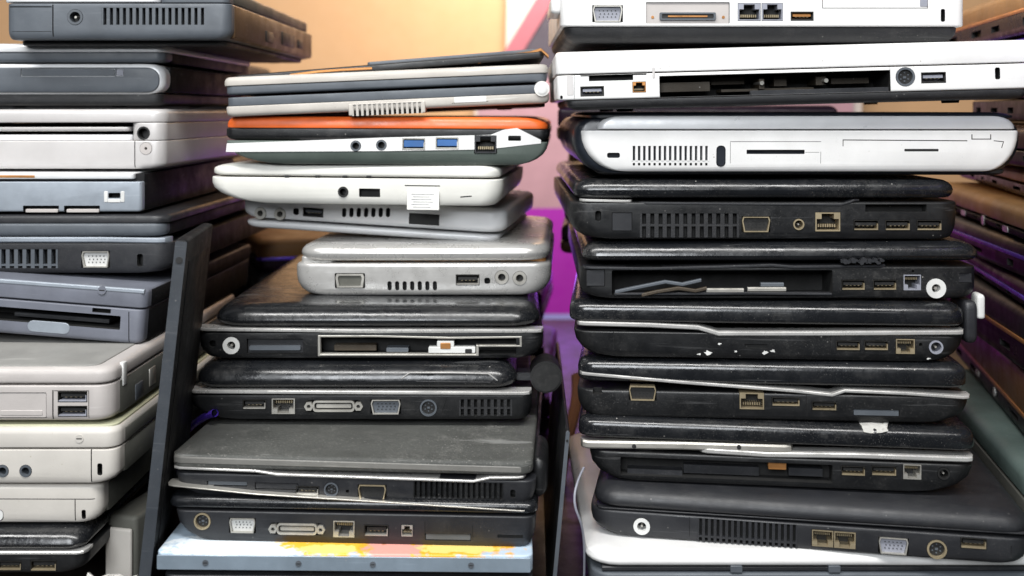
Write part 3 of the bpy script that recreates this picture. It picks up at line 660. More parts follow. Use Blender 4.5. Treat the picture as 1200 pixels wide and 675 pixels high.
# C6
L = Lap('black laptop with a silver framed empty bay and pillowy glossy lid', (240, 420), (632, 420), 0.10, depth=0.33, um=435)
b = L.slab('base', 230, 637, 390, 420, 'black_satin', rc=10, top=1, bot=(14, 12, 14, 2, 3)); L.begin(b)
L.jack(271, 405, 10, 'port_white', .5); L.slot(322, 406, 66, 18, 8, 'charcoal', 3); L.slot(489, 405, 232, 21, 16); L.lock(249, 403, 8, 8)
L.end()
b2 = bmesh.new(); x, z, w_, h_ = L.c(322, 408, 60, 5); prism(b2, rr2(x, z, w_, h_, .001), .0002, .004); L.part('card_slot', b2, ['slate'])
L.hy = 0
L.strip('bay_frame', [(374, 394), (440, 394), (528, 396), (610, 395)], 2.2, 'nickel', y0=-.3, y1=5, parent=b)
L.strip('bay_frame', [(374, 416), (470, 416), (560, 416)], 2.4, 'nickel', y0=-.4, y1=5, parent=b)
L.strip('bay_frame', [(560, 405.5), (611, 405.5)], 2, 'nickel', y0=-.4, y1=5, parent=b)
for (u0, u1, v0, v1) in ((372.5, 375.5, 393, 417.5), (609, 611.5, 394, 406.5), (558, 561, 404.5, 417)): L.plate('bay_frame', u0, u1, v0, v1, 'nickel', y0=-.5, y1=5, r=.2, parent=b)
L.plate('connector', 502, 557, 407, 414, 'port_white', y0=.5, y1=8, parent=b); L.plate('connector', 512, 532, 400, 407, 'port_white', y0=.8, y1=8, parent=b); L.plate('connector', 516, 528, 402, 409, 'copper', y0=-.1, y1=4, parent=b)
L.plate('bay_chip', 452, 478, 409, 414, 'slate', y0=4, y1=14, parent=b); L.plate('bay_chip', 390, 440, 406, 413, 'pcb', y0=6, y1=14, parent=b); L.plate('bay_chip', 545, 553, 409, 414, 'port_black', y0=-.2, y1=4, parent=b)
L.strip('trim', [(231, 386), (420, 388), (637, 388)], 4, 'trim', y0=-1, y1=14, wrap=6)
L.slab('lid', 246, 634, 359, 383, 'black_gloss', rc=22, top=(12, 16, 14, 18, 8), bot=(5, 6, 6, 4, 4))
L.feet(2, 245, 630, 420)

# C5 silver netbook
L = Lap('small silver netbook with rounded ends and a video port, on the pillowy black lid', (352, 344), (642, 344), 0.15, 0.14, depth=0.25, um=495)
b = L.slab('base', 344, 646, 309, 346, 'netbook_silver', rc=14, top=(3, 3, 3, 1, 2), bot=(16, 14, 16, 3, 4)); L.begin(b)
L.slot(410, 329, 36, 18, 4, r=1); L.ovals(452, 514, 335, 11, 7); L.usb(548, 328, 27, 12, 'nickel'); L.lock(571, 329, 7, 7)
L.jack(588, 325, 8, 'nickel', .45, False, 'audio_jack'); L.jack(609, 326, 8, 'nickel', .45, False, 'audio_jack')
L.end()
L.vgx = None
x, z, w_, h_ = L.c(410, 329, 34, 16); b2 = bmesh.new(); ring(b2, dsub(x, z, w_, h_, .05), dsub(x, z, w_*.84, h_*.76, .06), -.0004, .004, 0); prism(b2, dsub(x, z, w_*.83, h_*.74, .06), .0012, .004, 1); L.part('video_port', b2, ['nickel', 'side_grey'])
L.slab('lid', 348, 645, 287, 306, 'netbook_silver', rc=20, top=(7, 10, 10, 10, 6), bot=(6, 6, 6, 4, 4))
L.slab('hinge', 350, 390, 302, 310, 'netbook_silver', y0=8, depth=.2, rc=4, top=1, bot=1)
L.slab('deck', 388, 640, 303, 310, 'copper', y0=14, depth=.2, rc=4, top=1, bot=1)
L.feet(2, 370, 625, 346)

# C4 silver netbook upside down
L = Lap('silver netbook turned upside down, thin lid below, under the white netbook', (284, 268), (588, 288), 0.20, 0.17, depth=0.22, um=436)
L.slab('lid', 284, 584, 267, 276, 'silver', rc=14, top=(2, 4, 4, 3, 3), bot=(4, 6, 6, 5, 4))
b = L.slab('base', 280, 592, 236, 264, 'silver', rc=14, top=(5, 6, 6, 4, 4), bot=(7, 10, 8, 4, 4)); L.begin(b)
L.jack(305, 250, 7, 'nickel', .5, False, 'audio_jack'); L.jack(328, 251, 7, 'nickel', .5, False, 'audio_jack'); L.lock(347, 248, 7, 8); L.usb(367, 249, 24, 10, 'port_black', 'slate')
L.ovals(399, 459, 249, 11, 7); L.slot(497, 257, 36, 13, 6, 'port_black', 2)
L.end()
L.feet(1.5, 300, 570, 276, inset=20)

# C3 white netbook
L = Lap('small white netbook with pointed ends and a paper tag over its port', (262, 240), (578, 244), 0.155, 0.135, depth=0.23, um=420)
b = L.slab('base', 243, 588, 209, 240, 'netbook_white', rc=14, top=(1, 1, 1, 1, 1), bot=(17, 50, 10, 4, 4), seg=6); L.begin(b)
L.jack(402, 225, 6, 'port_black', .3, False, 'audio_jack'); L.slot(433, 226, 25, 10, 6); L.seam([(475, 217.5), (515, 218)], .9, 2); L.seam([(540, 231), (552, 230)], 1, 2); L.slot(497, 233, 36, 14, 6)
L.end()
L.plate('paper_tag', 477, 515, 223, 246, 'paper', y0=-1.2, y1=-.6, r=.6)
for i in range(6): L.plate('tag_print', 482+(i % 2)*2, 509-(i*5) % 7, 227+i*3, 228.2+i*3, 'port_grey', y0=-1.25, y1=-1.1, r=.1)
L.slab('lid', 245, 586, 193, 207, 'netbook_white', rc=14, top=(5, 22, 8, 6, 5), bot=(2, 8, 3, 2, 2), seg=6)
L.hy = 0
for u, v in ((336, 207), (372, 207), (404, 207), (432, 207)): L.plate('bumper', u-3, u+3, v-1.2, v+1.2, 'port_black', y0=-.2, y1=3)
L.feet(1.0, 300, 560, 240, inset=25)

# C2 orange
L = Lap('laptop with a bright orange lid edge and two blue sockets', (290, 192), (622, 194), 0.145, 0.135, depth=0.33, um=455)
b = L.slab('base', 264, 642, 165.5, 193, 'green_grey', rc=4, top=1, bot=(18, 50, 30, 3, 4), seg=6); L.begin(b)
for u, v, w_, h_ in ((485, 169, 28, 15), (524, 168, 28, 15), (569, 169, 27, 22), (417, 171, 14, 14), (447, 170, 14, 14)): L.slot(u, v, w_, h_, 14)
L.end()
band = [(266, 168), (350, 165), (455, 161), (575, 158), (590, 152), (606, 150), (622, 158), (634, 164), (634, 168), (570, 175), (455, 177), (265, 178)]
bd = L.blob('side_band', band, -.5, 3, 'white_plastic', parent=L.e); L.hy = -.0005; L.begin(bd)
L.usb(485, 169, 26, 13, 'nickel', 'port_blue', big=True); L.usb(524, 168, 26, 13, 'nickel', 'port_blue', big=True); L.rj(569, 169, 25, 20, 'charcoal'); L.slot(603, 162, 15, 6, 3, r=.8)
L.jack(417, 171, 6, 'slate', .3, False, 'audio_jack'); L.jack(447, 170, 6, 'slate', .3, False, 'audio_jack')
L.end(); L.hy = 0
L.slab('lid', 263, 643, 151, 164.5, 'black_satin', rc=7, top=(1, 2, 2, 1, 1), bot=(4, 6, 6, 3, 3))
b2 = L.slab('lid_cover', 263, 642, 137, 150.5, 'orange', rc=10, top=(7, 8, 24, 3, 4), bot=(.5, .5, .5, .5, .5))
L.feet(1.0, 320, 600, 193, inset=20)

# C1 beige
L = Lap('scuffed beige and grey laptop with a white latch knob, above the orange one', (266, 138), (645, 122), 0.135, depth=0.30, um=455)
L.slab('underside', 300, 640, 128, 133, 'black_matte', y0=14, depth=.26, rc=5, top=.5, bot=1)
b = L.slab('base', 264, 645, 117, 129, 'beige', rc=6, top=.8, bot=(4, 4, 4, 3, 3)); L.begin(b); L.seam([(530, 121), (572, 119)], .4); L.end()
L.plate('sticker', 532, 570, 113, 120, 'port_white', y0=-.3, y1=.3)
L.slab('base_rim', 266, 643, 106.5, 116.7, 'slate', y0=.8, depth=.295, rc=6, top=1, bot=.4)
b = L.slab('vent_housing', 409, 499, 120, 134, 'beige', y0=-1.2, depth=.02, rc=1, top=.8, bot=1); L.begin(b); L.vent(413, 495, 121, 134, 14, 'beige', .5); L.end()
L.slab('lid_rim', 265, 643, 93.5, 103.5, 'slate', y0=.8, depth=.295, rc=6, top=.4, bot=2)
L.slab('lid', 263, 645, 82.5, 93, 'beige', rc=6, top=(4, 4, 4, 3, 3), bot=.6)
L.hy = -.001; L.jack(636, 104, 9, 'port_white', .72, False, 'latch_knob') if False else None
bb = bmesh.new(); x, z = L.loc(635, 104); ring(bb, circ(x, z, .0062), circ(x, z, .0042), -.0025, .004, 0); prism(bb, circ(x, z, .0042), -.0035, .004, 1); finish('latch_knob', bb, ['paper', 'port_white'], L.e)
L.hy = 0; L.feet(.8, 320, 620, 133, inset=20)

# loose screen panel on top of C1
L = Lap('loose black screen panel with a bent copper-coloured strip, lying on the beige laptop', (275, 97), (640, 68), 0.15, depth=0.24, um=455, name='screen_panel', cat='screen panel', group=None)
L.slab('frame', 275, 640, 74, 82, 'black_satin', rc=4, top=(2, 2, 2, 2, 2), bot=1)
L.slab('backing', 430, 636, 70, 74.2, 'slate', y0=10, depth=.2, rc=3, top=1, bot=.3)
L.hy = 0; L.strip('bent_strip', [(560, 72), (590, 66), (622, 62), (634, 58), (643, 66)], 4, 'copper', y0=1, y1=16)
L.strip('cable', [(340, 88), (372, 84), (398, 82), (436, 80)], 3, 'copper', y0=-.8, y1=3)

# ================================================================== left stack
# L10 dark, bottom
L = Lap('black laptop with gold sockets at the bottom of the left stack', (-330, 674), (98, 674), 0.02, depth=0.33, um=40)
b = L.slab('base', -330, 100, 648, 672, 'black_satin', rc=10, top=1, bot=(8, 8, 14, 2, 3)); L.begin(b)
L.usb(11, 663, 28, 11, 'gold'); L.usb(51, 663, 30, 12, 'gold'); L.usb(-30, 663, 30, 12, 'gold')
L.end()
L.strip('trim', [(-326, 648), (100, 648)], 3.5, 'trim', y0=-1, y1=14, wrap=6)
L.slab('lid', -328, 98, 624, 645, 'black_gloss', rc=12, top=(9, 10, 10, 12, 8), bot=(4, 4, 4, 3, 4))
L.feet(2, -310, 90, 672)

# L9 cream base
L = Lap('cream laptop base without lid, under the cream laptop with round audio sockets', (-330, 612), (112, 612), 0.032, depth=0.33, um=20)
b = L.slab('base', -335, 118, 568.5, 613, 'cream', rc=8, top=(3, 3, 3, 3, 3), bot=(10, 10, 10, 2, 3)); L.begin(b)
L.seam([(88, 585), (88, 610)], .7, 1.2); L.seam([(-300, 584), (112, 585)], .6, 1); L.lock(98, 603, 5, 11); L.slot(-5, 604, 18, 14, 3, 'port_white', .3, r=3)
L.end()
L.feet(2, -310, 100, 613)

# L8 cream
L = Lap('cream laptop with yellowed lid and round audio sockets', (-330, 567), (128, 567), 0.032, 0.028, depth=0.33, um=20)
b = L.slab('base', -330, 137, 527, 567, 'cream', rc=8, top=.8, bot=(8, 8, 14, 2, 3)); L.begin(b)
L.seam([(107, 526), (107, 565)], .8, 1.4); L.lock(117, 550, 6, 14); L.jack(3, 552, 7, 'slate', .35, False, 'audio_jack'); L.jack(30, 552, 7, 'slate', .35, False, 'audio_jack')
L.end()
L.slab('lid', -330, 138, 501, 525, 'cream', rc=10, top=(5, 5, 5, 6, 6), bot=1)
L.slab('lid_cover', -326, 134, 499.8, 502.5, 'yellowed_cream', y0=4, depth=.322, rc=8, top=.6, bot=.2); L.hy = 0
L.hy = 0; L.screw(93, 514, 5, 'cream', 'screw_cap'); L.hy = 0
L.feet(1.5, -310, 120, 567)

# L7 warm grey
L = Lap('warm grey laptop with two stacked sockets and a floppy drive panel', (-330, 495), (128, 495), 0.036, 0.030, depth=0.33, um=40)
b = L.slab('base', -330, 130, 452, 494, 'warm_grey', rc=12, top=1, bot=(5, 5, 5, 4, 4)); L.begin(b)
L.usb(85, 465, 34, 12, 'port_grey'); L.usb(85, 482, 34, 12, 'port_grey'); L.seam([(64, 458), (104, 458), (104, 492)], .5); L.seam([(62, 458), (62, 491)], .9, 1.2)
L.slot(-20, 475, 150, 30, 2.5, 'warm_grey', .5, r=.8); L.slot(20, 485, 52, 6, 3.2)
L.end()
L.hy = 0; L.plate('drive_button', 0, 50, 481, 487, 'warm_grey', y0=.1, y1=2.5, parent=b)
L.slab('lid', -330, 131, 431, 450, 'warm_grey', rc=12, top=(5, 6, 6, 6, 5), bot=2)
L.slab('lid_cover', -326, 112, 429.5, 432.5, 'warm_grey_lid', y0=5, depth=.32, rc=8, top=.6, bot=.2); L.hy = 0
x1 = L.ux(130)
for i, (y, zz, dz, dw) in enumerate(((.045, .35, .012, .016), (.075, .5, .014, .014), (.105, .55, .014, .016), (.14, .5, .016, .02), (.18, .55, .018, .03), (.23, .5, .016, .02))):
    zc = L.vz(494)+(L.vz(452)-L.vz(494))*zz
    b2 = slab_bm(x1-.002, x1+.0018, y, y+dw, zc-dz/2, zc+dz/2, .0012, [.001]*5, [.001]*5, 2, 2); finish('side_port', b2, 'nickel' if i % 2 else 'slate', b)
bb = slab_bm(L.ux(131)-.006, L.ux(131)+.0012, .020, .028, L.vz(461), L.vz(433), .001, [.001]*5, [.001]*5, 2, 2); finish('hinge_tab', bb, 'port_white', L.e)
L.feet(1.5, -310, 120, 494)

# L6 blue grey
L = Lap('blue-grey laptop with an open front bay and pale oval latch', (-240, 372), (168, 405), 0.115, 0.105, depth=0.30, um=60)
b = L.slab('base', -240, 168, 355, 395.5, 'blue_grey', rc=6, top=1, bot=(4, 4, 4, 3, 3)); L.begin(b)
L.slot(35, 370, 215, 16, 30, r=.8); L.slot(119, 364, 22, 5, 8); L.seam([(151, 366), (151, 402)], .7, 1.2)
L.end()
L.plate('latch', 32, 82, 377, 390, 'pale_blue_grey', y0=-.4, y1=1, r=4)
L.plate('bay_card', 10, 124, 372, 377, 'charcoal', y0=8, y1=28, r=.3)
L.slab('lid', -240, 170, 331, 353, 'blue_grey', rc=6, top=(3, 3, 3, 3, 3), bot=1)
L.strip('lid_edge', [(-236, 312), (169, 342)], 5, 'pale_blue_grey', y0=-.6, y1=3)
L.hy = -.0006; L.screw(120, 340, 5, 'blue_grey', 'lid_button'); L.hy = 0
L.feet(2, -220, 150, 395)

# L5 dark slate
L = Lap('dark grey laptop with a white video port and open vent in the left stack', (-220, 321), (196, 321), 0.14, 0.135, depth=0.34, um=60)
b = L.slab('base', -220, 200, 285, 320, 'charcoal', rc=14, top=1, bot=(8, 8, 16, 2, 3)); L.begin(b)
L.vent(-60, 68, 292, 314, 13, 'slate', .55, rowbar=.85); L.vga(112, 304, 33, 19, 'nickel', 'port_white'); L.lock(164, 305, 7, 15)
L.end()
L.strip('trim', [(-218, 281), (120, 281), (196, 282)], 6, 'pale_blue_grey', y0=-.8, y1=14, wrap=8)
L.slab('lid', -220, 192, 262, 277, 'slate', rc=10, top=(2, 3, 3, 2, 3), bot=(4, 4, 4, 3, 3))
L.slab('lid_cover', -220, 196, 252, 261.6, 'charcoal', y0=1, depth=.335, rc=12, top=(3, 4, 4, 4, 4), bot=.4)
L.feet(2, -200, 170, 320)

# L4 pale blue grey
L = Lap('pale blue-grey thin laptop with two card slots and a white lock surround', (-240, 249), (166, 249), 0.14, depth=0.30, um=60)
b = L.slab('base', -240, 166, 213, 248, 'pale_blue_grey', rc=3, top=1, bot=(2, 2, 2, 1, 2)); L.begin(b)
L.slot(48, 244.5, 42, 7, 8); L.slot(96, 244.5, 42, 7, 8); L.slot(134, 229, 14, 6, 8, r=1)
L.end()
L.hy = 0; L.plate('card_cover', 30, 68, 245, 249, 'warm_grey', y0=-.3, y1=2, parent=b); L.plate('card_cover', 78, 116, 245, 249, 'warm_grey', y0=-.3, y1=2, parent=b)
for (u0, u1, v0, v1) in ((122, 126.5, 224, 237), (141.5, 146, 224, 237), (126.5, 141.5, 233, 237.3)): L.plate('lock_surround', u0, u1, v0, v1, 'port_white', y0=-.5, y1=1, parent=b)
L.slab('lid', -240, 156, 203, 210, 'silver', y0=1, depth=.295, rc=3, top=1, bot=1)
L.strip('lid_edge', [(-230, 206), (40, 207)], 4, 'copper', y0=-.3, y1=2); L.hy = 0
L.feet(1.5, -220, 150, 248)

# L3 silver
L = Lap('silver laptop with a wedge gap under its lid and a screw in its hinge', (-210, 198), (188, 198), 0.165, 0.155, depth=0.30, um=60)
b = L.slab('base', -210, 192, 165, 198, 'silver_soft', rc=10, top=1, bot=(5, 5, 10, 3, 3)); L.begin(b)
L.seam([(158, 166), (158, 197)], .8, 1.2); L.jack(171, 174, 7, 'warm_grey', .75, False, 'hinge_screw')
L.end()
b = L.slab('hinge', 152, 192, 144, 164.5, 'silver_soft', rc=10, top=1, bot=.6, depth=.29); L.begin(b); L.jack(168, 156, 7.5, 'port_black', .2, False, 'hinge_hole'); L.end()
L.slab('deck', -208, 152, 158, 164.6, 'silver', y0=4, depth=.285, rc=4, top=1, bot=.3)
L.slab('bezel', -208, 150, 149, 154, 'silver_soft', y0=2, depth=.285, rc=4, top=.5, bot=2)
L.slab('lid', -210, 193, 128, 143.6, 'silver_soft', rc=12, top=(4, 4, 5, 4, 4), bot=1)
L.slab('hinge', -210, -180, 143.7, 164.5, 'silver_soft', rc=6, top=.5, bot=.5, depth=.29)
L.feet(1.0, -190, 160, 198)

# L2 grey with bright outline
L = Lap('grey laptop with a bright rounded outline and long drive button', (-220, 124), (190, 124), 0.16, depth=0.30, um=60)
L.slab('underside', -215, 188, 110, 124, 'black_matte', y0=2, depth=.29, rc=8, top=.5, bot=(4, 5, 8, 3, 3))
L.slab('base_outline', -222, 193, 75, 110.5, 'silver', rc=6, top=(10, 8, 12, 2, 3), bot=(10, 8, 12, 2, 3), seg=6)
b = L.slab('base', -218, 187, 79, 108.5, 'slate', y0=-1.2, depth=.02, rc=1, top=(9, 8, 11, .6, 1), bot=(9, 8, 11, .6, 1), seg=6); L.begin(b)
L.slot(80, 85, 110, 9.5, 3, 'slate', .5, r=.6); L.slot(141, 85, 9, 8.5, 3, 'port_grey', .2); L.end()
L.slab('lid', -220, 192, 61, 73, 'slate', rc=8, top=1, bot=(3, 3, 6, 2, 3), y0=1, depth=.295)
L.slab('lid_cover', -222, 195, 51, 61, 'silver', rc=10, top=(4, 8, 10, 3, 3), bot=.6)
L.feet(1.0, -190, 160, 124)

# L1 grey top
L = Lap('grey laptop with a round power socket and slotted vent, top of left stack', (-8, 46), (268, 46), 0.13, depth=0.36, um=150)
b = L.slab('base', 6, 270, 4, 46, 'slate', rc=8, top=(1, 1, 1, 1, 1), bot=(8, 3, 9, 3, 3)); L.begin(b)
L.seam([(62, 6), (62, 42)], 1.0, 2); L.seam([(9, 8), (60, 8)], .9, 2); L.jack(88, 20, 9, 'slate', .3, True); L.vent(119, 241, 9, 29, 16, 'slate', .5); L.seam([(10, 37), (60, 37)], .4)
L.end()
L.slab('lid', 4, 186, -22, 2.6, 'silver', rc=6, top=3, bot=1, depth=.34); L.slab('hinge_cover', 187, 268, -14, 3.2, 'slate', rc=6, top=3, bot=.6, depth=.34)
x1 = L.ux(270); z0, z1 = L.vz(46), L.vz(4)
bb = slab_bm(x1-.006, x1+.0012, .012, .352, z0+.001, z1-.001, .002, [.001]*5, [.003]*5, 2, 2); sp = finish('side_shading', bb, 'side_brown', L.e)  # brown slab: reflection on the laptop side put into its colour
for (y, dy, a, c_) in ((.12, .03, .2, .55), (.19, .06, .25, .7), (.27, .025, .3, .6)):
    bb = slab_bm(x1-.001, x1+.0022, y, y+dy, z0+(z1-z0)*a, z0+(z1-z0)*c_, .001, [.0008]*5, [.0008]*5, 2, 2); finish('side_port', bb, 'port_black', sp)
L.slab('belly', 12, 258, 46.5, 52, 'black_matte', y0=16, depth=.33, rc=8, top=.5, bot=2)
L.feet(.6, 60, 260, 52)

def side_shade(L, u1, vt, vb, mat, y0=.012, y1=.30):  # dark slab: shade on a right-facing side put into its colour
    x1 = L.ux(u1); b_ = slab_bm(x1-.012, x1+.0008, y0, y1, L.vz(vb), L.vz(vt), .003, [.0008]*5, [.0008]*5, 2, 2); return finish('side_shading', b_, mat, L.e)
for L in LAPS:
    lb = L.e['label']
    if lb.startswith('grey laptop with a bright rounded'): side_shade(L, 191, 52, 73, 'side_black', .02, .294); side_shade(L, 193, 78, 108, 'side_black', .014, .294)
    if lb.startswith('pale blue-grey thin'): side_shade(L, 166, 204, 247, 'side_black', .006, .294)
    if lb.startswith('dark grey laptop with a white'): side_shade(L, 200, 285, 318, 'side_black', .018, .33); side_shade(L, 192, 263, 277, 'side_black', .014, .33)
    if lb.startswith('blue-grey laptop with an open'): side_shade(L, 168, 356, 394, 'side_black', .010, .294); side_shade(L, 170, 333, 352, 'side_black', .010, .294)
    if lb.startswith('warm grey laptop'): side_shade(L, 130, 453, 492, 'side_grey', .016, .318)
    if lb.startswith('cream laptop with yellowed'): side_shade(L, 137, 528, 560, 'side_grey', .014, .32); side_shade(L, 138, 508, 524, 'side_grey', .014, .32)
    if lb.startswith('cream laptop base'): side_shade(L, 118, 573, 607, 'side_grey', .014, .32)
    if lb.startswith('grey laptop with a round power'): side_shade(L, 268, -11, 2.5, 'side_grey', .014, .33)

# ================================================================== neighbouring and rear stacks; warm and violet reflections put into their colours
def px(X, Y, z): return (HU+X*F/(D+Y), HV-z*F/(D+Y))
def rear(label, A, B, z0, z1, depth, lid, base, trim=None, rc=12, marks=0, split=.45, gap=.0015, group='laptops in the rear and side piles'):
    """laptop whose visible side runs from plan point A to plan point B, between heights z0 and z1"""
    L = Lap(label, px(*A, z0), px(*B, z0), A[1], B[1], depth=depth, group=group)
    zs = z0+(z1-z0)*split; h = zs-z0; t = z1-zs; r = rc*mm
    bo = finish('base', slab_bm(0, L.w, 0, depth, .0015, h-gap, r, [.001]*5, [min(.008, h*.4), .008, .008, .003, .003]), base, L.e)
    L.host = bo; L.hy = 0; L.cuts = bmesh.new()
    x = .03
    while x < L.w-.04:
        k = random.random(); wd = .012+.03*random.random()
        prism(L.cuts, rr2(x+wd/2, .0015+h*.45, wd, h*.3*(.6+k*.5), .0008), -.004, .005, 1); x += wd+.03+.05*random.random()
    boolean_cut(bo, L.cuts); L.cuts = None
    e = min(.008, t*.6)
    finish('lid', slab_bm(.001, L.w-.001, .0005, depth-.001, h, h+t, r, [e, e*1.2, e*1.2, e*1.3, e], [.0015]*5), lid, L.e)
    if trim:
        b2 = slab_bm(.0005, L.w-.0005, -.0006, .02, h-gap-.0012, h+.0008, .006, [.0006]*5, [.0006]*5, 2, 3); finish('trim', b2, trim, L.e)
    for i in range(marks):
        b2 = bmesh.new(); xx = L.w*(.25+.13*i)
        prism(b2, circ(xx, h*.55, .0045, 8) if i % 2 else rr2(xx, h*.55, .016, .005, .002), -.0006, .001); finish('badge', b2, 'trim', bo)
    for xx in (.03, L.w-.03):
        b2 = bmesh.new(); prism(b2, rect(xx, .0008, .014, .0016), .03, .045); finish('rubber_foot', b2, 'rubber', L.e)
        b2 = bmesh.new(); prism(b2, rect(xx, .0008, .014, .0016), depth-.045, depth-.03); finish('rubber_foot', b2, 'rubber', L.e)
    return L
N = [(-.372, -.318, 'teal_grey', 'teal_grey', None, 0, .368, 'grey-green laptop on the table beside the right stack, lowest of its pile'),
     (-.317, -.268, 'teal_grey', 'side_grey', None, 0, .370, 'grey-green laptop second from the table, beside the wide matte black laptop'),
     (-.267, -.212, 'tan_sheen', 'black_satin', 'copper', 2, .386, 'laptop with a tan reflection painted on its lid, dark base and badges on the grey-green pair'),
     (-.211, -.160, 'black_satin', 'plum', 'copper', 0, .392, 'black lidded plum laptop with a copper reflection painted along its edge in the side pile'),
     (-.159, -.138, 'plum', 'side_black', 'violet_cast', 0, .386, 'thin plum lidded laptop with violet light painted along its edge in the side pile'),
     (-.137, -.106, 'black_satin', 'plum', 'violet_cast', 0, .398, 'black lidded plum laptop with violet light painted along its edge in the side pile'),
     (-.105, -.078, 'tan_sheen_bright', 'side_black', None, 3, .388, 'laptop with a tan reflection painted on its lid, three silver badges on its dark side'),
     (-.077, -.050, 'tan_sheen_bright', 'brown_gloss', None, 0, .402, 'brown laptop with a tan reflection painted on its lid, no badges, level with the rounded silver laptop'),
     (-.049, -.012, 'brown_gloss', 'black_satin', None, 0, .404, 'brown laptop behind the rounded silver laptop in the side pile'),
     (-.011, .026, 'plum', 'black_satin', None, 0, .404, 'plum laptop with black base behind the open-bay white laptop'),
     (.027, .062, 'violet_cast', 'black_satin', 'violet_cast', 0, .404, 'laptop with violet light painted on its lid near the top of the side pile'),
     (.063, .105, 'tan_sheen_bright', 'brown_gloss', 'copper', 0, .398, 'brown laptop with tan and copper reflections painted on, topmost of the side pile')]
for i, (z0, z1, lid, base, tr, mk, x0, lab) in enumerate(N):
    s_ = .17+.05*((i*7) % 5-2)/2; fy = .58-.06*((i*3) % 4)
    rear(lab, (x0+s_*fy, fy), (x0-s_*.10, -.10), z0, z1, .26, lid, base, tr, marks=mk, split=(.45, .6, .35, .52)[i % 4], rc=(12, 5, 20, 8, 15)[i % 5])
zz = ZT; BK = ['black_satin', 'plum', 'brown_gloss', 'black_matte', 'charcoal', 'brown_gloss']
words = ['first', 'second', 'third', 'fourth', 'fifth', 'sixth', 'seventh', 'eighth', 'ninth', 'tenth', 'eleventh']
for i in range(6):
    h = .0375; last = i == 5
    rear('laptop with tan and violet reflections painted on, topping the rear pile behind the leaning panel' if last else 'dark laptop, %s from the table in the pile behind the leaning panel' % words[i],
         (-.302+.006*(i % 3), .49), (-.085, .56+.004*(i % 2)), zz, zz+h-.0008, .26, 'tan_sheen' if last else BK[i], 'plum' if last else BK[(i+2) % 6], 'violet_cast' if last else None); zz += h
zz = ZT
for i in range(11):
    h = .0395
    rear('dark laptop, %s from the table in the tall pile behind the left stack' % words[i], (-.66, .57-.01*(i % 2)), (-.325-.012*(i % 3), .575+.01*(i % 3)), zz, zz+h-.0008, .26, BK[(i*5+1) % 6], BK[(i*5+3) % 6]); zz += h
zz = ZT
for i in range(4):
    h = .041
    rear('dark laptop with a purple glow painted in, %s from the table behind the centre stack' % words[i], (-.07, .50+.01*(i % 2)), (.046-.004*i, .50), zz, zz+h-.0008, .24, 'plum', ['black_gloss', 'plum'][i % 2], rc=22); zz += h

zz = ZT
for i in range(9):
    h = (.043, .036, .049, .04)[i % 4]
    rear('dark brown laptop, %s from the table in the pile behind the right stack' % words[i], ((.050 if i > 4 else .098)+.008*((i*5) % 4)/2, .46+.006*(i % 3)), (.36, .45), zz, zz+h-.0008, .26, ['tan_sheen', 'brown_gloss', 'plum'][i % 3], ['brown_gloss', 'side_brown', 'side_black'][(i*2) % 3], rc=(8, 16, 5)[i % 3]); zz += h

def standing(name, label, cat, base, top, yl, thick, mat, edge, yaw):
    """thin panel standing on its edge: base/top = front lower/upper plan points (X, z)"""
    e = bpy.data.objects.new(name, None); COL.objects.link(e); tag(e, label, cat)
    lean = math.atan2(top[0]-base[0], top[1]-base[1]); H = math.hypot(top[0]-base[0], top[1]-base[1])
    e.location = (base[0], base[2], base[1]); e.rotation_euler = (0, lean, yaw)
    finish('frame', slab_bm(-thick/2, thick/2, 0, yl, 0, H, .002, (.002, .002, .002, .002, .002), (.002, .002, .002, .002, .002), 3, 3), mat, e)
    finish('screen', slab_bm(thick/2, thick/2+.0006, .012, yl-.012, .012, H-.016, .0002, [.0002]*5, [.0002]*5, 1, 2), 'side_black', e)
    b2 = bmesh.new(); prism(b2, rr2(0, H*.5, thick*.92, H*.99, .001), -.0006, .001); finish('edge_strip', b2, edge, e)
    for zf in (.06, .95):
        b2 = bmesh.new(); prism(b2, circ(0, H*zf, thick*.28, 10), -.0012, .001); finish('screw', b2, 'port_black', e)
    return e
standing('screen_panel', 'dark slate screen panel standing on edge between left and centre stacks', 'screen panel', (-.2565, ZT, -.005), (-.2262, -.088), .11, .0085, 'side_black', 'panel_slate', math.radians(6.5))
standing('screen_panel', 'thin black screen with a grey edge wedged beside the centre stack', 'screen panel', (.027, ZT, .03), (.040, -.228), .30, .003, 'black_satin', 'slate', math.radians(-1))

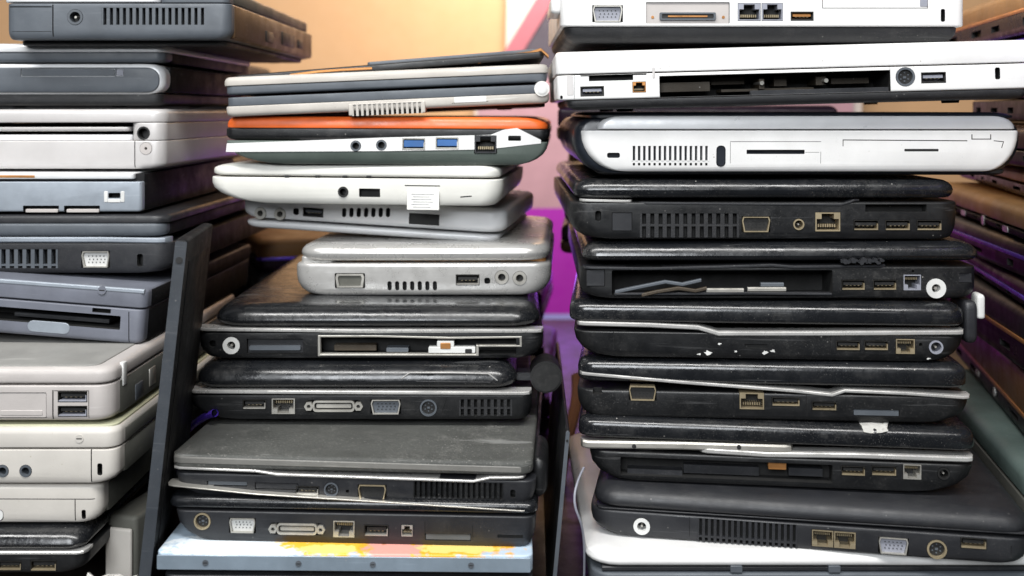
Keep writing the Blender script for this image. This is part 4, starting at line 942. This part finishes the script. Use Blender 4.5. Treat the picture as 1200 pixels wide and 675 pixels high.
# odds and ends
e = bpy.data.objects.new('power_adapter', None); COL.objects.link(e); e.location = at(140, 660, .07).xyz; e.location.z = ZT; e.rotation_euler = (0, 0, math.radians(-14)); tag(e, 'olive grey power adapter upright on the table beside the left stack', 'power adapter')
finish('case', slab_bm(-.012, .014, 0, .11, 0, .068, .004, [.003]*5, [.002]*5), 'side_grey', e); finish('cap', slab_bm(-.010, .012, -.004, .0, .010, .060, .002, [.002]*5, [.002]*5), 'cream', e)
finish('label_sheet', slab_bm(.0142, .0146, .02, .09, .01, .055, .0001, [.0001]*5, [.0001]*5, 1, 1), 'print_pink', e)
b2 = bmesh.new(); g = []
c0 = at(128, 672, -.005)
for j in range(6):
    g.append([b2.verts.new((c0.x+(i-2.5)*.007, c0.y+.02*j/5+.004*math.sin(i*1.9+j), c0.z+.006*math.sin(j*.9+.3)-.010+.002*math.sin(i*2.3+j*1.4))) for i in range(6)])
for j in range(5):
    for i in range(5): b2.faces.new((g[j][i], g[j][i+1], g[j+1][i+1], g[j+1][i]))
bmesh.ops.solidify(b2, geom=b2.faces[:], thickness=.0004)
o = finish('crumpled_paper', b2, 'paper'); tag(o, 'crumpled white paper beside the power adapter', 'paper')
def cable(name, label, pts, r, mat, cat='cable'):
    cu = bpy.data.curves.new(name, 'CURVE'); cu.dimensions = '3D'; cu.bevel_depth = r; cu.bevel_resolution = 2; cu.resolution_u = 8
    sp = cu.splines.new('NURBS'); sp.points.add(len(pts)-1); sp.use_endpoint_u = True; sp.order_u = 4
    for p, q in zip(sp.points, pts): p.co = (*q, 1)
    t = bpy.data.objects.new('tmp', cu); COL.objects.link(t); bpy.context.view_layer.update()
    me = bpy.data.meshes.new_from_object(t.evaluated_get(bpy.context.evaluated_depsgraph_get())); bpy.data.objects.remove(t); bpy.data.curves.remove(cu)
    me.name = name; me.materials.clear(); me.materials.append(M(mat)); shade(me)
    o = bpy.data.objects.new(name, me); COL.objects.link(o); tag(o, label, cat); return o
cable('cable', 'thin pale grey cable looped beside the white bottom laptop', [at(684, 548, .05), at(678, 560, .04), at(672, 578, .03), at(674, 598, .03), at(682, 612, .03), at(686, 640, .04), at(684, 690, .05)], .0009, 'port_grey')
cable('cable', 'copper-orange flat cable hanging behind the gap between centre and right stacks', [at(676, 440, .40), at(678, 470, .38), at(668, 500, .36), at(658, 540, .34), at(652, 600, .33)], .006, 'skin_orange')
cable('cable', 'violet cable end between the leaning panel and the worn grey lid', [at(252, 484, .085), at(243, 486, .095), at(233, 492, .105), at(222, 501, .115), at(212, 512, .12)], .003, 'violet_cast')
